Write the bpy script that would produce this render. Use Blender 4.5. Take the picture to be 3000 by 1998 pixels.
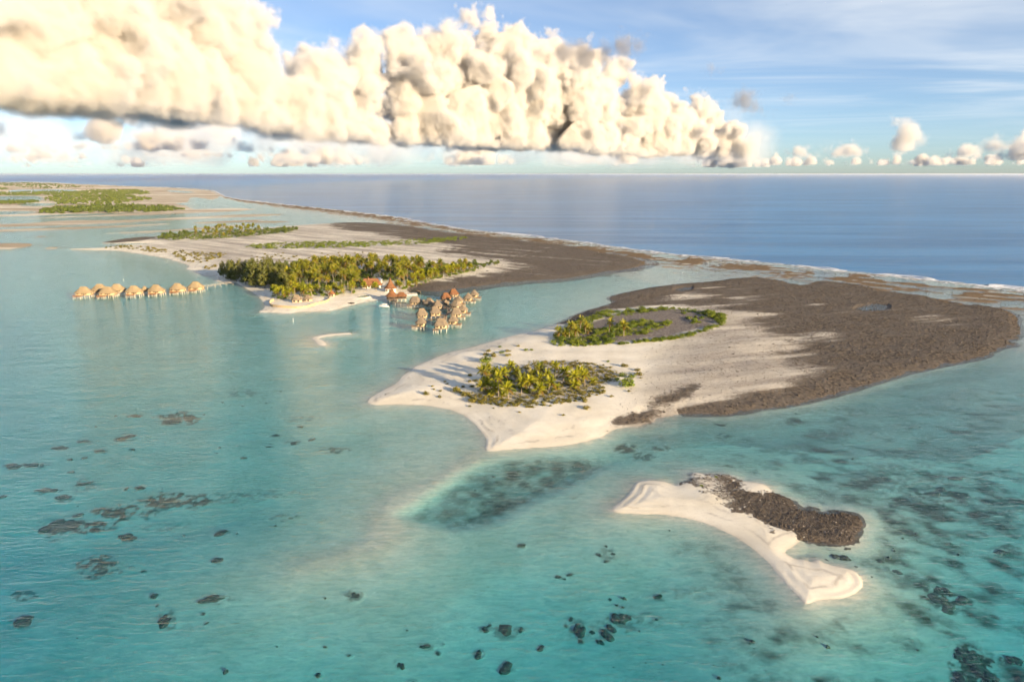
import bpy, bmesh, math, random
import numpy as np
from mathutils import Vector, Matrix, noise as mnoise

for o in list(bpy.data.objects):
    bpy.data.objects.remove(o, do_unlink=True)
scene = bpy.context.scene
COL = scene.collection
R = math.radians

# ------------------------------------------------------------------ camera
CAM_H = 100.0
FPX = 2000.0            # focal length in pixels of the 3000 x 1998 photograph
PITCH = R(13.75)
cam_d = bpy.data.cameras.new('camera')
cam = bpy.data.objects.new('camera', cam_d)
COL.objects.link(cam)
cam.location = (0, 0, CAM_H)
cam.rotation_euler = (math.pi / 2 - PITCH, 0, 0)
cam_d.sensor_width = 36.0
cam_d.lens = 36.0 * FPX / 3000.0
cam_d.clip_start = 1.0
cam_d.clip_end = 400000.0
scene.camera = cam

# ------------------------------------------------------------------ sun and sky
SUN_EL = R(12.5)
SUN_AZ = R(133.0)       # clockwise from +Y: behind the camera, to the right
sun_d = bpy.data.lights.new('sun', 'SUN')
sun_d.energy = 5.0
sun_d.angle = R(0.6)
sun_d.color = (1.0, 0.75, 0.46)
sun = bpy.data.objects.new('sun', sun_d)
COL.objects.link(sun)
sdir = Vector((math.sin(SUN_AZ) * math.cos(SUN_EL), math.cos(SUN_AZ) * math.cos(SUN_EL), math.sin(SUN_EL)))
sun.rotation_euler = (-sdir).to_track_quat('-Z', 'Y').to_euler()

world = bpy.data.worlds.new('World')
scene.world = world
world.use_nodes = True


def build_world():
    nt = world.node_tree
    N, L = nt.nodes, nt.links
    bg = N['Background']
    sky = N.new('ShaderNodeTexSky')
    sky.sky_type = 'NISHITA'
    sky.sun_disc = False
    sky.sun_elevation = SUN_EL
    sky.sun_rotation = SUN_AZ
    sky.altitude = 100
    sky.air_density = 0.65
    sky.dust_density = 0.5
    sky.ozone_density = 2.5
    # thin cirrus veil over the whole dome: noise on a flat layer far above
    tc = N.new('ShaderNodeTexCoord')
    sep = N.new('ShaderNodeSeparateXYZ')
    L.new(tc.outputs['Generated'], sep.inputs[0])
    mz = N.new('ShaderNodeMath'); mz.operation = 'MAXIMUM'; mz.inputs[1].default_value = 0.02
    L.new(sep.outputs['Z'], mz.inputs[0])
    dx = N.new('ShaderNodeMath'); dx.operation = 'DIVIDE'
    dy = N.new('ShaderNodeMath'); dy.operation = 'DIVIDE'
    L.new(sep.outputs['X'], dx.inputs[0]); L.new(mz.outputs[0], dx.inputs[1])
    L.new(sep.outputs['Y'], dy.inputs[0]); L.new(mz.outputs[0], dy.inputs[1])
    cmb = N.new('ShaderNodeCombineXYZ')
    L.new(dx.outputs[0], cmb.inputs[0]); L.new(dy.outputs[0], cmb.inputs[1])
    mp = N.new('ShaderNodeMapping')
    mp.inputs['Rotation'].default_value = (0, 0, R(62))
    mp.inputs['Scale'].default_value = (0.34, 0.52, 1)
    mp.inputs['Location'].default_value = (1.3, 0.4, 0)
    L.new(cmb.outputs[0], mp.inputs[0])
    n1 = N.new('ShaderNodeTexNoise')
    n1.inputs['Scale'].default_value = 0.50
    n1.inputs['Detail'].default_value = 5
    n1.inputs['Roughness'].default_value = 0.55
    n1.inputs['Distortion'].default_value = 1.3
    L.new(mp.outputs[0], n1.inputs['Vector'])
    cr = N.new('ShaderNodeMapRange')
    cr.interpolation_type = 'SMOOTHSTEP'
    cr.inputs['From Min'].default_value = 0.36
    cr.inputs['From Max'].default_value = 0.74
    cr.inputs['To Min'].default_value = 0.10
    cr.inputs['To Max'].default_value = 0.70
    L.new(n1.outputs[0], cr.inputs['Value'])
    fade = N.new('ShaderNodeMapRange'); fade.inputs['From Min'].default_value = .02; fade.inputs['From Max'].default_value = .12
    L.new(sep.outputs['Z'], fade.inputs['Value'])
    mf = N.new('ShaderNodeMath'); mf.operation = 'MULTIPLY'
    L.new(cr.outputs[0], mf.inputs[0]); L.new(fade.outputs[0], mf.inputs[1])
    mix = N.new('ShaderNodeMix'); mix.data_type = 'RGBA'
    L.new(mf.outputs[0], mix.inputs['Factor'])
    L.new(sky.outputs[0], mix.inputs['A'])
    mix.inputs['B'].default_value = (CIRRUS[0], CIRRUS[1], CIRRUS[2], 1)
    L.new(mix.outputs['Result'], bg.inputs['Color'])
    bg.inputs['Strength'].default_value = SKY_STRENGTH


SKY_STRENGTH = 0.075
CIRRUS = (5.4, 5.6, 5.7)
build_world()
vs = scene.view_settings
vs.view_transform = 'Standard'
vs.look = 'None'
vs.gamma = 1.0
vs.use_curve_mapping = False
vs.exposure = 1.3
cy = scene.cycles
scene.render.engine = 'CYCLES'
cy.use_denoising = True
cy.denoiser = 'OPENIMAGEDENOISE'
cy.max_bounces = 7
cy.diffuse_bounces = 2
cy.glossy_bounces = 2
cy.transmission_bounces = 2
cy.volume_bounces = 4
cy.transparent_max_bounces = 8
cy.caustics_reflective = False
cy.caustics_refractive = False
cy.volume_step_rate = 3.0
cy.sample_clamp_indirect = 6.0
cy.use_adaptive_sampling = True
cy.adaptive_threshold = 0.035
cy.adaptive_min_samples = 12

# ------------------------------------------------------------------ helpers
CP, SP = math.cos(PITCH), math.sin(PITCH)


def P(x, y, z=0.0):
    """photo pixel (3000 px wide) -> the point of the level plane at height z that lies there"""
    u = (x - 1500.0) / FPX
    v = (y - 999.0) / FPX
    dz = -SP - v * CP
    t = (z - CAM_H) / dz
    return (u * t, (CP - v * SP) * t)


def view(x0, y0, s):
    return lambda pts: [(x0 + a * s, y0 + b * s) for a, b in pts]


VF = view(0, 0, 1.2744)                    # the whole photograph in a 2354 px copy
V1 = view(150, 750, 750 / 2355)
V2 = view(900, 800, 600 / 2355)
V3 = view(600, 700, 900 / 2355)
V4 = view(1050, 880, 900 / 2355)
V5 = view(1350, 880, 600 / 2355)
V6 = view(1700, 1350, 950 / 2355)
V7 = view(0, 500, 900 / 2355)
V8 = view(1600, 600, 1400 / 2355)
V9 = view(1100, 950, 400 / 2091)
V10 = view(1600, 880, 550 / 2355)
V11 = view(1180, 830, 250 / 2355)
V12 = view(200, 810, 420 / 2355)
V13 = view(750, 780, 400 / 2355)
V14 = view(2000, 600, 1000 / 2355)
R3 = view(0, 1100, 1000 / 1746)
R4 = view(1000, 1300, 1000 / 2246)
R5 = view(2000, 1100, 1000 / 1746)


def ground(pts):
    return [P(a, b) for a, b in pts]


def height_at(base_px, top_px):
    """height of something standing at base_px whose top shows at top_px"""
    bx, by = P(*base_px)
    v = (top_px[1] - 999.0) / FPX
    dz, dy = -SP - v * CP, CP - v * SP
    return CAM_H + dz / dy * by


_u32 = np.uint32


def _hash(ix, iy, seed):
    with np.errstate(over='ignore'):
        n = (ix.astype(np.int64) * 374761393 + iy.astype(np.int64) * 668265263 + seed * 974634777).astype(_u32)
        n = (n ^ (n >> _u32(13))) * _u32(1274126177)
        n = n ^ (n >> _u32(16))
    return (n & _u32(0xffffff)).astype(np.float64) / 16777215.0


def vnoise(x, y, seed=0):
    ix, iy = np.floor(x), np.floor(y)
    fx, fy = x - ix, y - iy
    fx = fx * fx * fx * (fx * (fx * 6 - 15) + 10)
    fy = fy * fy * fy * (fy * (fy * 6 - 15) + 10)
    a = _hash(ix, iy, seed); b = _hash(ix + 1, iy, seed)
    c = _hash(ix, iy + 1, seed); d = _hash(ix + 1, iy + 1, seed)
    return (a * (1 - fx) + b * fx) * (1 - fy) + (c * (1 - fx) + d * fx) * fy


def fbm(x, y, oct=4, seed=0, gain=0.5):
    t = 0; s = 0; a = 1.0
    for k in range(oct):
        t = t + a * vnoise(x * 2 ** k + 17.3 * k, y * 2 ** k - 9.1 * k, seed + k)
        s += a; a *= gain
    return t / s


def sstep(a, b, x):
    t = np.clip((x - a) / (b - a), 0, 1)
    return t * t * (3 - 2 * t)


def signed_dist(poly, X, Y, m=60.0):
    """metres inside (+) or outside (-) a polygon, limited to -m outside"""
    p = np.array(poly)
    out = np.full(X.shape, -float(m))
    sel = np.where((X > p[:, 0].min() - m) & (X < p[:, 0].max() + m) & (Y > p[:, 1].min() - m) & (Y < p[:, 1].max() + m))[0]
    if len(sel) == 0:
        return out
    x, y = X[sel], Y[sel]
    d2 = np.full(x.shape, float(m) * m * 400.0)
    inside = np.zeros(x.shape, bool)
    n = len(p)
    for i in range(n):
        ax, ay = p[i]; bx, by = p[(i + 1) % n]
        ex, ey = bx - ax, by - ay
        l2 = ex * ex + ey * ey + 1e-9
        t = np.clip(((x - ax) * ex + (y - ay) * ey) / l2, 0, 1)
        dx, dy = x - ax - t * ex, y - ay - t * ey
        d2 = np.minimum(d2, dx * dx + dy * dy)
        if ay != by:
            c = ((ay > y) != (by > y)) & (x < (bx - ax) * (y - ay) / (by - ay) + ax)
            inside ^= c
    d = np.sqrt(d2)
    out[sel] = np.where(inside, d, np.maximum(-d, -m))
    return out


def smooth_poly(pts, it=1, closed=True):
    """Chaikin corner cutting"""
    for _ in range(it):
        o = []
        n = len(pts)
        for i in range(n if closed else n - 1):
            a, b = pts[i], pts[(i + 1) % n]
            o.append((a[0] * .75 + b[0] * .25, a[1] * .75 + b[1] * .25))
            o.append((a[0] * .25 + b[0] * .75, a[1] * .25 + b[1] * .75))
        pts = o
    return pts


def np_mesh(name, V, Q, mat=None, smooth=True, attr=None):
    """mesh from numpy arrays: V (n,3), Q (m,3 or 4)"""
    me = bpy.data.meshes.new(name)
    V = np.asarray(V, dtype=np.float32); Q = np.asarray(Q, dtype=np.int32)
    k = Q.shape[1]
    me.vertices.add(len(V)); me.vertices.foreach_set('co', V.ravel())
    me.loops.add(len(Q) * k); me.loops.foreach_set('vertex_index', Q.ravel())
    me.polygons.add(len(Q)); me.polygons.foreach_set('loop_start', np.arange(0, len(Q) * k, k, dtype=np.int32))
    me.update(calc_edges=True)
    me.polygons.foreach_set('use_smooth', np.full(len(Q), smooth, dtype=bool))
    if attr:
        for an, arr in attr.items():
            a = me.attributes.new(an, 'FLOAT_COLOR', 'POINT')
            a.data.foreach_set('color', np.asarray(arr, dtype=np.float32).ravel())
    if mat:
        me.materials.append(mat)
    return me


def link(name, data, parent=None, loc=None, rot=None, scale=None, **props):
    o = bpy.data.objects.new(name, data)
    COL.objects.link(o)
    if parent is not None:
        o.parent = parent
    if loc is not None:
        o.location = loc
    if rot is not None:
        o.rotation_euler = rot
    if scale is not None:
        o.scale = scale
    for k, v in props.items():
        if v is not None:
            o[k] = v
    return o


class NT:
    """small node-tree writer"""
    def __init__(self, name):
        self.m = bpy.data.materials.new(name)
        self.m.use_nodes = True
        self.nt = self.m.node_tree
        self.N, self.L = self.nt.nodes, self.nt.links
        self.bsdf = self.N['Principled BSDF']
        self.out = self.N['Material Output']

    def n(self, t, **kw):
        nd = self.N.new(t)
        for k, v in kw.items():
            if k.startswith('_'):
                setattr(nd, k[1:], v)
            else:
                nd.inputs[k.replace('__', ' ')].default_value = v
        return nd

    def l(self, a, b):
        self.L.new(a, b)

    def math(self, op, a, b=None, clamp=False):
        nd = self.N.new('ShaderNodeMath'); nd.operation = op; nd.use_clamp = clamp
        for i, v in enumerate((a, b)):
            if v is None: continue
            if hasattr(v, 'links'): self.L.new(v, nd.inputs[i])
            else: nd.inputs[i].default_value = v
        return nd.outputs[0]

    def noise(self, vec, scale, detail=4, rough=.55, dist=0.0):
        nd = self.N.new('ShaderNodeTexNoise')
        nd.inputs['Scale'].default_value = scale
        nd.inputs['Detail'].default_value = detail
        nd.inputs['Roughness'].default_value = rough
        nd.inputs['Distortion'].default_value = dist
        if vec is not None: self.L.new(vec, nd.inputs['Vector'])
        return nd.outputs[0]

    def mapr(self, v, a, b, c=0.0, d=1.0, smooth=True):
        nd = self.N.new('ShaderNodeMapRange')
        if smooth: nd.interpolation_type = 'SMOOTHSTEP'
        self.L.new(v, nd.inputs['Value'])
        nd.inputs['From Min'].default_value = a; nd.inputs['From Max'].default_value = b
        nd.inputs['To Min'].default_value = c; nd.inputs['To Max'].default_value = d
        return nd.outputs[0]

    def mix(self, f, a, b):
        nd = self.N.new('ShaderNodeMix'); nd.data_type = 'RGBA'
        for s, v in (('Factor', f), ('A', a), ('B', b)):
            if hasattr(v, 'links'): self.L.new(v, nd.inputs[s])
            elif s == 'Factor': nd.inputs[s].default_value = v
            else: nd.inputs[s].default_value = (*v, 1)
        return nd.outputs['Result']

    def mapping(self, vec, scale=(1, 1, 1), rot=(0, 0, 0), loc=(0, 0, 0)):
        nd = self.N.new('ShaderNodeMapping')
        nd.inputs['Scale'].default_value = scale
        nd.inputs['Rotation'].default_value = rot
        nd.inputs['Location'].default_value = loc
        self.L.new(vec, nd.inputs[0])
        return nd.outputs[0]

    def pos(self):
        g = self.N.new('ShaderNodeNewGeometry')
        return g.outputs['Position']

    def bump(self, h, strength=.5, dist=.1):
        nd = self.N.new('ShaderNodeBump')
        nd.inputs['Strength'].default_value = strength
        nd.inputs['Distance'].default_value = dist
        self.L.new(h, nd.inputs['Height'])
        return nd.outputs[0]
# ------------------------------------------------------------------ the shapes of the land, traced on the ground plane
sandbank_px = V6([(232,350),(255,320),(330,265),(375,215),(395,165),(430,152),(530,143),(590,148),(640,165),(690,185),(730,175),(750,150),(820,130),(815,95),(850,88),(960,92),(1060,100),(1120,125),(1185,150),(1260,155),(1340,170),(1385,205),(1400,235),(1450,250),(1540,300),(1600,335),(1700,345),(1750,370),(1800,370),(1900,365),(1985,375),(2035,400),(2045,450),(2010,500),(1995,560),(1975,600),(1900,600),(1810,600),(1750,590),(1700,600),(1650,580),(1610,570),(1550,620),(1480,660),(1520,690),(1570,715),(1620,715),(1680,735),(1720,715),(1780,745),(1870,770),(1950,785),(2000,810),(2035,860),(2045,900),(2020,940),(1960,980),(1880,995),(1790,1000),(1700,1015),(1640,1035),(1620,1015),(1570,960),(1500,890),(1430,810),(1350,720),(1250,630),(1150,560),(1050,515),(930,460),(800,425),(680,400),(560,385),(420,380),(290,378),(240,368)])
sandbank_rock_px = V6([(740,170),(830,90),(1060,100),(1180,150),(1200,200),(1220,225),(1390,235),(1540,300),(1700,345),(1985,375),(2045,420),(2000,560),(1900,600),(1700,600),(1600,555),(1500,530),(1400,530),(1330,510),(1230,460),(1100,400),(1000,340),(900,270),(830,210),(780,190)])
islet_px = (V4([(80,770),(100,740),(180,690),(260,650),(310,615),(345,570),(395,540),(430,510),(520,470),(620,425),(720,395),(860,365),(960,335),(1080,300),(1180,275),(1260,255),(1340,240),(1400,215),(1500,190)])
    + V8([(160,540),(210,520),(290,500),(350,480),(300,462),(360,440),(430,425),(540,405),(660,390),(850,378),(930,362),(1060,360),(1160,375),(1220,395),(1290,400),(1340,370),(1450,385),(1560,400),(1640,425),(1760,435),(1900,460),(2030,490),(2160,500),(2270,520),(2320,550),(2320,590),(2345,630),(2320,650),(2250,670),(2340,690),(2240,705),(2180,720),(2170,745),(2060,770),(1900,800),(1740,835),(1600,880),(1500,910),(1380,945),(1240,980),(1080,1000),(920,1030),(780,1033),(620,1030)])
    + V4([(2250,930),(2130,962),(2050,968),(1930,990),(1900,1030),(1800,1065),(1700,1090),(1560,1115),(1400,1125),(1200,1135),(1020,1150),(985,1140),(990,1080),(975,1040),(940,990),(890,935),(830,890),(740,850),(640,825),(530,805),(400,798),(250,795),(120,800),(85,785)]))
islet_rock_px = V8([(60,580),(170,535),(350,478),(300,462),(430,425),(850,378),(1060,360),(1290,400),(1450,385),(1760,435),(2270,520),(2345,630),(2340,690),(2060,770),(1740,835),(1500,910),(1240,980),(920,1030),(770,1033),(810,985),(960,940),(1230,900),(1420,865),(1330,830),(1180,790),(1050,740),(1150,700),(1100,665),(980,640),(960,590),(1040,550),(900,525),(700,520),(600,508),(400,520),(280,525),(180,560)])
islet_rock2_px = V8([(480,970),(600,940),(700,890),(790,890),(760,950),(700,1000),(620,1020),(520,1060),(380,1080),(300,1085),(420,1040)])
islet_soil_px = V10([(520,300),(800,230),(1100,150),(1500,130),(1900,150),(2150,240),(2150,330),(1900,410),(1500,490),(1100,540),(700,590),(350,600),(250,560),(280,450),(380,360)])
lobe_soil_px = V5([(250,870),(480,800),(760,770),(1000,740),(1300,740),(1620,780),(1800,850),(1800,930),(1650,1010),(1500,1100),(1300,1160),(1100,1180),(700,1190),(420,1170),(260,1090)])
pond_px = V14([(1195,727),(1250,705),(1320,690),(1385,686),(1398,705),(1380,722),(1300,728)])
pond2_px = V8([(640,420),(700,405),(705,415),(670,425)])
pond3_px = V6([(1540,700),(1600,720),(1560,725)])
resort_px = (V7([(490,600),(640,597),(790,592),(900,580),(1000,568),(1180,566),(1100,556),(900,560),(745,556),(900,530),(1050,512),(1200,510),(1240,495),(1500,475),(1700,460),(1900,447)])
    + VF([(760,513),(850,512),(930,520),(1010,533),(1100,543),(1200,555),(1300,565),(1380,580),(1450,592),(1490,605),(1470,612),(1440,620),(1400,622),(1350,632),(1280,642),(1180,647),(1126,654),(1086,660),(1034,665),(1018,671),(966,668)])
    + V2([(1240,160),(1160,240),(1100,265),(1000,290),(880,297),(780,310),(700,325),(600,345),(500,370),(430,395),(330,420),(200,440),(0,447)])
    + V1([(2355,512),(2250,520),(2170,530),(2000,515),(1890,515),(1960,490),(1970,450),(1960,420),(1900,370),(1830,325),(1740,265),(1690,244),(1650,240),(1570,240),(1510,228),(1560,200),(1510,183),(1430,188),(1360,168),(1310,133),(1230,122),(1280,100),(1240,72),(1150,52),(1080,22)])
    + V7([(950,617),(790,610),(600,608)]))
resort_rock_px = VF([(760,514),(850,512),(930,520),(1010,533),(1100,543),(1200,555),(1300,565),(1380,580),(1450,592),(1490,605),(1470,612),(1440,620),(1400,622),(1350,632),(1280,642),(1180,647),(1126,654),(1086,660),(1034,667),(1018,671),(966,668),(1000,655),(1060,645),(1130,632),(1170,618),(1200,605),(1080,592),(1000,580),(1060,570),(980,560),(900,545),(830,535),(780,528)])
resort_rock2_px = V7([(745,556),(900,530),(1050,512),(1200,510),(1240,520),(1150,535),(1100,548),(1000,552),(900,558)])
sandbar_px = V2([(55,745),(130,720),(250,700),(430,688),(515,690),(510,705),(400,708),(280,720),(160,740),(130,760),(190,775),(230,815),(220,838),(150,838),(110,815),(90,785)])
far_bars = [V7([(-60,602),(-60,560),(90,555),(240,560),(245,575),(130,595),(60,603)]), V7([(342,592),(400,587),(448,587),(440,597),(350,600)]), V7([(272,506),(310,502),(352,501),(345,507),(290,509)])]
bar_rock_px = V7([(70,560),(200,557),(243,563),(240,575),(150,582),(110,574)])
far_px = [
    V7([(-300,92),(0,95),(200,90),(400,95),(600,108),(800,115),(1000,125),(1200,130),(1400,140),(1540,150),(1600,157),(1640,170),(1690,195),(1640,228),(1560,215),(1470,200),(1420,250),(1300,260),(1000,262),(700,268),(500,272),(440,266),(200,276),(0,285),(-300,290)]),
    V7([(-300,290),(0,284),(440,268),(800,262),(1210,252),(1420,262),(1450,295),(1470,300),(1100,322),(600,334),(200,348),(0,352),(-300,355)]),
    V7([(480,352),(700,347),(1000,328),(1500,298),(1850,285),(1990,302),(1600,322),(1000,345),(500,360),(60,377),(300,364)]),
    V7([(-300,415),(0,410),(200,405),(500,381),(1000,380),(1500,355),(1900,335),(2170,335),(2100,348),(1700,360),(1300,381),(900,402),(500,417),(100,430),(0,432),(-300,440)]),
    V7([(-300,460),(0,452),(500,437),(1000,420),(1300,404),(1250,416),(800,437),(400,454),(0,467),(-300,475)]),
    V7([(760,481),(1200,463),(1500,440),(1900,412),(1850,426),(1500,451),(1100,476)]),
    V7([(1450,402),(1900,381),(2080,370),(1900,392),(1600,403)]),
    V7([(1840,397),(2050,388),(2220,392),(2050,400)]),
]
far_holes = [V7([(60,151),(300,145),(600,148),(560,161),(300,168),(80,168)]), V7([(-300,200),(0,198),(330,195),(320,235),(200,241),(0,243),(-300,245)]), V7([(120,255),(430,250),(440,266),(200,276)]), V7([(-300,318),(0,315),(300,310),(250,331),(0,340),(-300,344)]),
    V7([(1250,150),(1450,160),(1500,172),(1350,170)])]
far_green = [V7([(330,225),(420,190),(560,165),(800,150),(1000,150),(1150,165),(1140,185),(900,190),(1000,200),(1150,215),(1170,225),(1000,240),(900,262),(600,262),(430,262),(450,245),(350,240)]),
    V7([(270,330),(330,310),(480,285),(700,275),(1000,275),(1250,285),(1430,300),(1200,318),(900,325),(600,328),(400,332)]),
    V7([(-300,180),(0,175),(300,165),(560,165),(400,190),(200,195),(-300,192)]), V7([(-300,102),(0,95),(200,95),(420,103),(600,120),(780,126),(500,140),(240,142),(100,120),(-300,125)]),
    V7([(-300,245),(0,240),(200,236),(320,243),(200,255),(0,260),(-300,260)]), V7([(0,130),(60,135),(60,150),(0,152),(-200,150)])]
# the outer rim of the reef, where the ocean swell breaks
rim_px = (V7([(-300,88),(0,90),(200,84),(400,90),(600,104),(800,111),(1000,120),(1200,126),(1400,134),(1540,143),(1620,150),(1680,175),(1720,200),(1850,225),(2000,240),(2200,262)])
    + VF([(920,500),(1000,516),(1075,528),(1150,536),(1250,547),(1350,558),(1450,573),(1550,585),(1650,594),(1750,603),(1850,613),(1950,624),(2050,634),(2150,645),(2250,655),(2354,664),(2500,682),(2700,705),(3000,745)]))
channel_px = R4([(295,470),(400,400),(560,310),(700,210),(850,130),(1000,75),(1500,40),(1800,60),(1900,100),(1500,300),(1300,380),(1100,500),(850,570),(600,575),(400,520)])

# depth (m) and weediness of the lagoon bed at places read off the photograph (2354 px copy)
bed_pts = np.array([
 (0,620,1.0,0),(200,760,1.3,0),(0,800,2.2,.05),(-200,900,2.4,0),(400,800,1.2,0),(600,760,1.1,0),(700,720,1.2,.05),(0,950,2.0,.0),(300,950,1.5,.0),(600,880,1.1,0),(750,930,.8,0),(820,940,.5,0),
 (0,1100,2.1,0),(300,1060,1.8,.0),(600,1050,1.6,0),(800,1030,1.3,.1),(950,1000,.9,.35),(1050,980,.6,.4),(0,1300,2.9,0),(300,1250,2.5,0),(550,1200,2.1,0),(700,1150,1.5,.05),(640,1280,1.6,0),
 (-200,1400,3.6,0),(0,1560,4.4,0),(300,1560,4.2,0),(600,1560,3.8,0),(900,1560,3.4,0),(1200,1560,3.0,0),(1500,1560,2.5,0),(1700,1560,1.7,.2),(0,1900,5,0),(1200,1900,4,0),(2400,1900,4.5,.4),(-400,1700,5,0),
 (300,1420,3.4,0),(600,1420,3.0,0),(900,1420,2.7,0),(1200,1420,2.4,0),(1500,1400,1.9,0),(1650,1350,1.4,.2),
 (1090,1055,.25,0),(1040,1085,.3,0),(1000,1110,.35,0),(950,1135,.35,0),(900,1160,.4,0),(870,1200,.4,0),(880,1230,.5,.0),(800,1240,.7,0),(760,1200,.8,0),(900,1275,1.0,.05),(1100,1275,1.2,.05),(720,1310,1.2,0),(850,1120,.9,.05),(950,1060,.7,.15),
 (1150,1085,.9,.35),(1200,1130,1.5,.35),(1300,1090,2.0,.2),(1400,1050,2.2,.2),(1500,1035,1.8,.3),(1250,1200,1.3,.25),(1000,1200,1.3,.5),
 (1350,1200,.9,.25),(1400,1130,.6,.05),(1300,1180,1.1,.3),(1480,1100,.6,.2),
 (1500,1220,1.1,.35),(1650,1260,1.6,.55),(1750,1330,1.5,.6),(1300,1300,1.5,.1),(1500,1310,1.6,.0),(1400,1260,1.2,.2),
 (1850,1420,.4,.2),(1838,1500,.55,.2),(1815,1568,.7,.2),(1760,1480,1.3,.4),(1790,1900,1.5,.1),
 (1960,1440,2.4,.1),(1950,1540,2.6,.1),(2100,1560,3.4,.3),(2150,1450,3.4,.25),(2200,1350,2.6,.55),(2354,1560,3.0,.7),(2350,1450,3.2,.5),
 (2050,1300,2.2,.5),(2200,1250,2.0,.55),(2350,1300,2.4,.5),(2350,1150,2.0,.55),(2200,1050,1.7,.4),(2050,1120,1.5,.7),(2000,1200,1.2,.55),(2150,1150,1.8,.7),
 (1800,1060,1.4,.45),(1650,1020,1.8,.25),(1550,1000,1.3,.2),(1900,1000,1.6,.35),(2100,950,1.5,.25),(2354,900,1.2,.3),(2250,860,1.0,.2),(2000,950,1.3,.15),(1750,990,1.3,.2),
 (1000,720,1.4,.15),(1150,700,1.0,.05),(1300,650,.7,0),(1500,640,.4,0),(1100,760,1.1,.1),(900,800,1.2,.05),(1350,690,.5,0),(880,700,1.6,.1),(800,740,1.3,0),
 (1600,620,.22,.1),(1700,625,.22,.1),(1900,650,.22,.15),(2200,680,.22,.2),(2350,740,.25,.2),(2354,800,.5,.3),(3000,900,1.2,.3),(2900,1300,2.6,.5),
 (100,570,1.0,0),(300,560,.8,0),(200,540,.6,0),(500,500,.4,0),(700,495,.3,.1),(-300,560,1.2,0),(900,515,.25,.1),(1200,548,.25,.1)], dtype=float)
bed_pts[:, :2] *= 1.2744

# dark weed beds and coral fields on the lagoon floor: centre, half sizes, strength (photo pixels)
def ell(vw, lst):
    s = vw([(1, 0)])[0][0] - vw([(0, 0)])[0][0]
    return [(*vw([(a, b)])[0], rx * s, ry * s, k) for a, b, rx, ry, k in lst]


# coral heads: centre and half sizes in the close views R3, R4, R5
CORAL_A = [(95,1193,65,30),(840,1205,40,45),(1105,1115,80,22),(780,1085,30,12),(225,1545,45,25),(1135,770,38,16),(640,783,50,18),(290,735,80,46),(400,672,30,10),(230,555,60,14),(315,590,40,14),(430,520,45,18),(60,428,60,14),(160,425,60,13),(300,345,45,12),(425,310,35,10),(650,290,40,18),(1500,327,33,11),(1600,312,22,8),(1378,343,20,7),(1245,400,18,6),(1540,250,18,6),(1410,288,22,6),(675,352,20,6),(690,185,40,7),(730,955,14,7),(1625,1480,18,15),(1660,1350,12,8),(1660,1117,10,6),(1055,1230,12,8),(1035,1185,12,8),(800,1135,10,6),(510,360,35,9),(640,545,14,10),(710,545,28,10),(355,400,20,7),(430,393,18,9),(360,462,20,7),(5,587,18,10),(1110,920,28,16),(880,215,60,16),(970,195,40,14)]
CORAL_B = [(78,978,45,25),(1085,1160,65,45),(940,1165,30,20),(975,1140,20,15),(1183,1160,20,18),(1565,1150,48,48),(1515,1090,20,12),(1480,1130,13,13),(1655,1175,20,15),(1580,1230,17,17),(1740,1190,45,50),(1845,1100,60,40),(1770,1150,35,30),(2092,957,38,25),(905,1318,32,25),(1090,1395,55,35),(555,1280,42,22),(385,1398,28,24),(470,1530,38,45),(240,1560,45,20),(828,1533,20,17),(945,1558,45,18),(1318,1272,30,18),(635,1320,20,14),(1430,840,22,12),(1505,825,24,12),(1465,848,14,8),(1190,645,30,14),(715,1505,14,12),(670,1265,10,8),(50,1340,16,12),(1770,975,14,14),(465,95,30,12),(1690,700,20,14),(1745,745,18,10),(1790,700,16,12),(1740,650,14,9),(1700,1230,26,20),(1890,1080,24,18)]
CORAL_C = [(1300,1110,60,40),(1370,1150,45,35),(1440,1110,40,26),(1330,1060,36,22),(1470,1400,60,45),(1530,1460,60,50),(1440,1500,50,40),(1580,1500,45,35),(1500,1540,60,30),(1720,1405,40,25),(1740,1490,30,25),(185,240,38,8),(965,1025,15,12),(885,975,20,10),(1400,505,45,12),(1290,585,50,20),(1640,870,50,16),(1330,560,40,12),(1000,930,30,12),(1090,985,34,14),(580,222,36,12)]
weed = ([(x, y, rx * 1.45, ry * 1.5, .5) for vw, ls in ((R3, CORAL_A), (R4, CORAL_B), (R5, CORAL_C)) for x, y, rx, ry, k in ell(vw, [(*q, 0) for q in ls])] + ell(R3, [(900,600,230,48,.75),(640,660,170,40,.8),(400,725,170,36,.9),(1120,600,260,36,.5),(1380,580,150,22,.4),(530,930,150,62,.75),(110,1060,80,30,.6),(920,200,120,34,.8),(1250,75,100,20,.5),(1700,370,95,24,.6),(1450,705,80,25,.5),(1560,215,150,24,.4),(110,425,140,18,.7),(620,300,55,22,.6),(440,540,80,36,.4),(850,730,200,30,.35)])
    + ell(R4, [(1760,685,75,70,.45),(1900,1110,230,80,.45),(1700,1170,200,90,.35),(1100,1160,160,55,.3),(2230,930,180,50,.35)])
    + ell(R5, [(1310,1120,110,65,.9),(1430,1120,90,50,.7),(1490,1450,130,140,.95),(1680,1400,70,40,.8),(1740,1490,40,40,.8),(1300,600,200,70,.7),(1130,480,300,70,.5),(1650,640,130,60,.5),(1000,950,120,60,.5),(1690,870,90,40,.6),(580,220,60,22,.6),(780,290,130,40,.5),(900,180,60,25,.5),(960,540,260,70,.5),(1400,505,50,12,.8)])
    + ell(view(1500,1250,700/2355), [(1120,190,130,50,.8),(1460,180,100,25,.7),(1300,260,120,50,.6),(760,390,140,40,.5),(2080,70,100,40,.6),(2130,370,60,20,.6),(620,650,120,50,.4)]))

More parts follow.
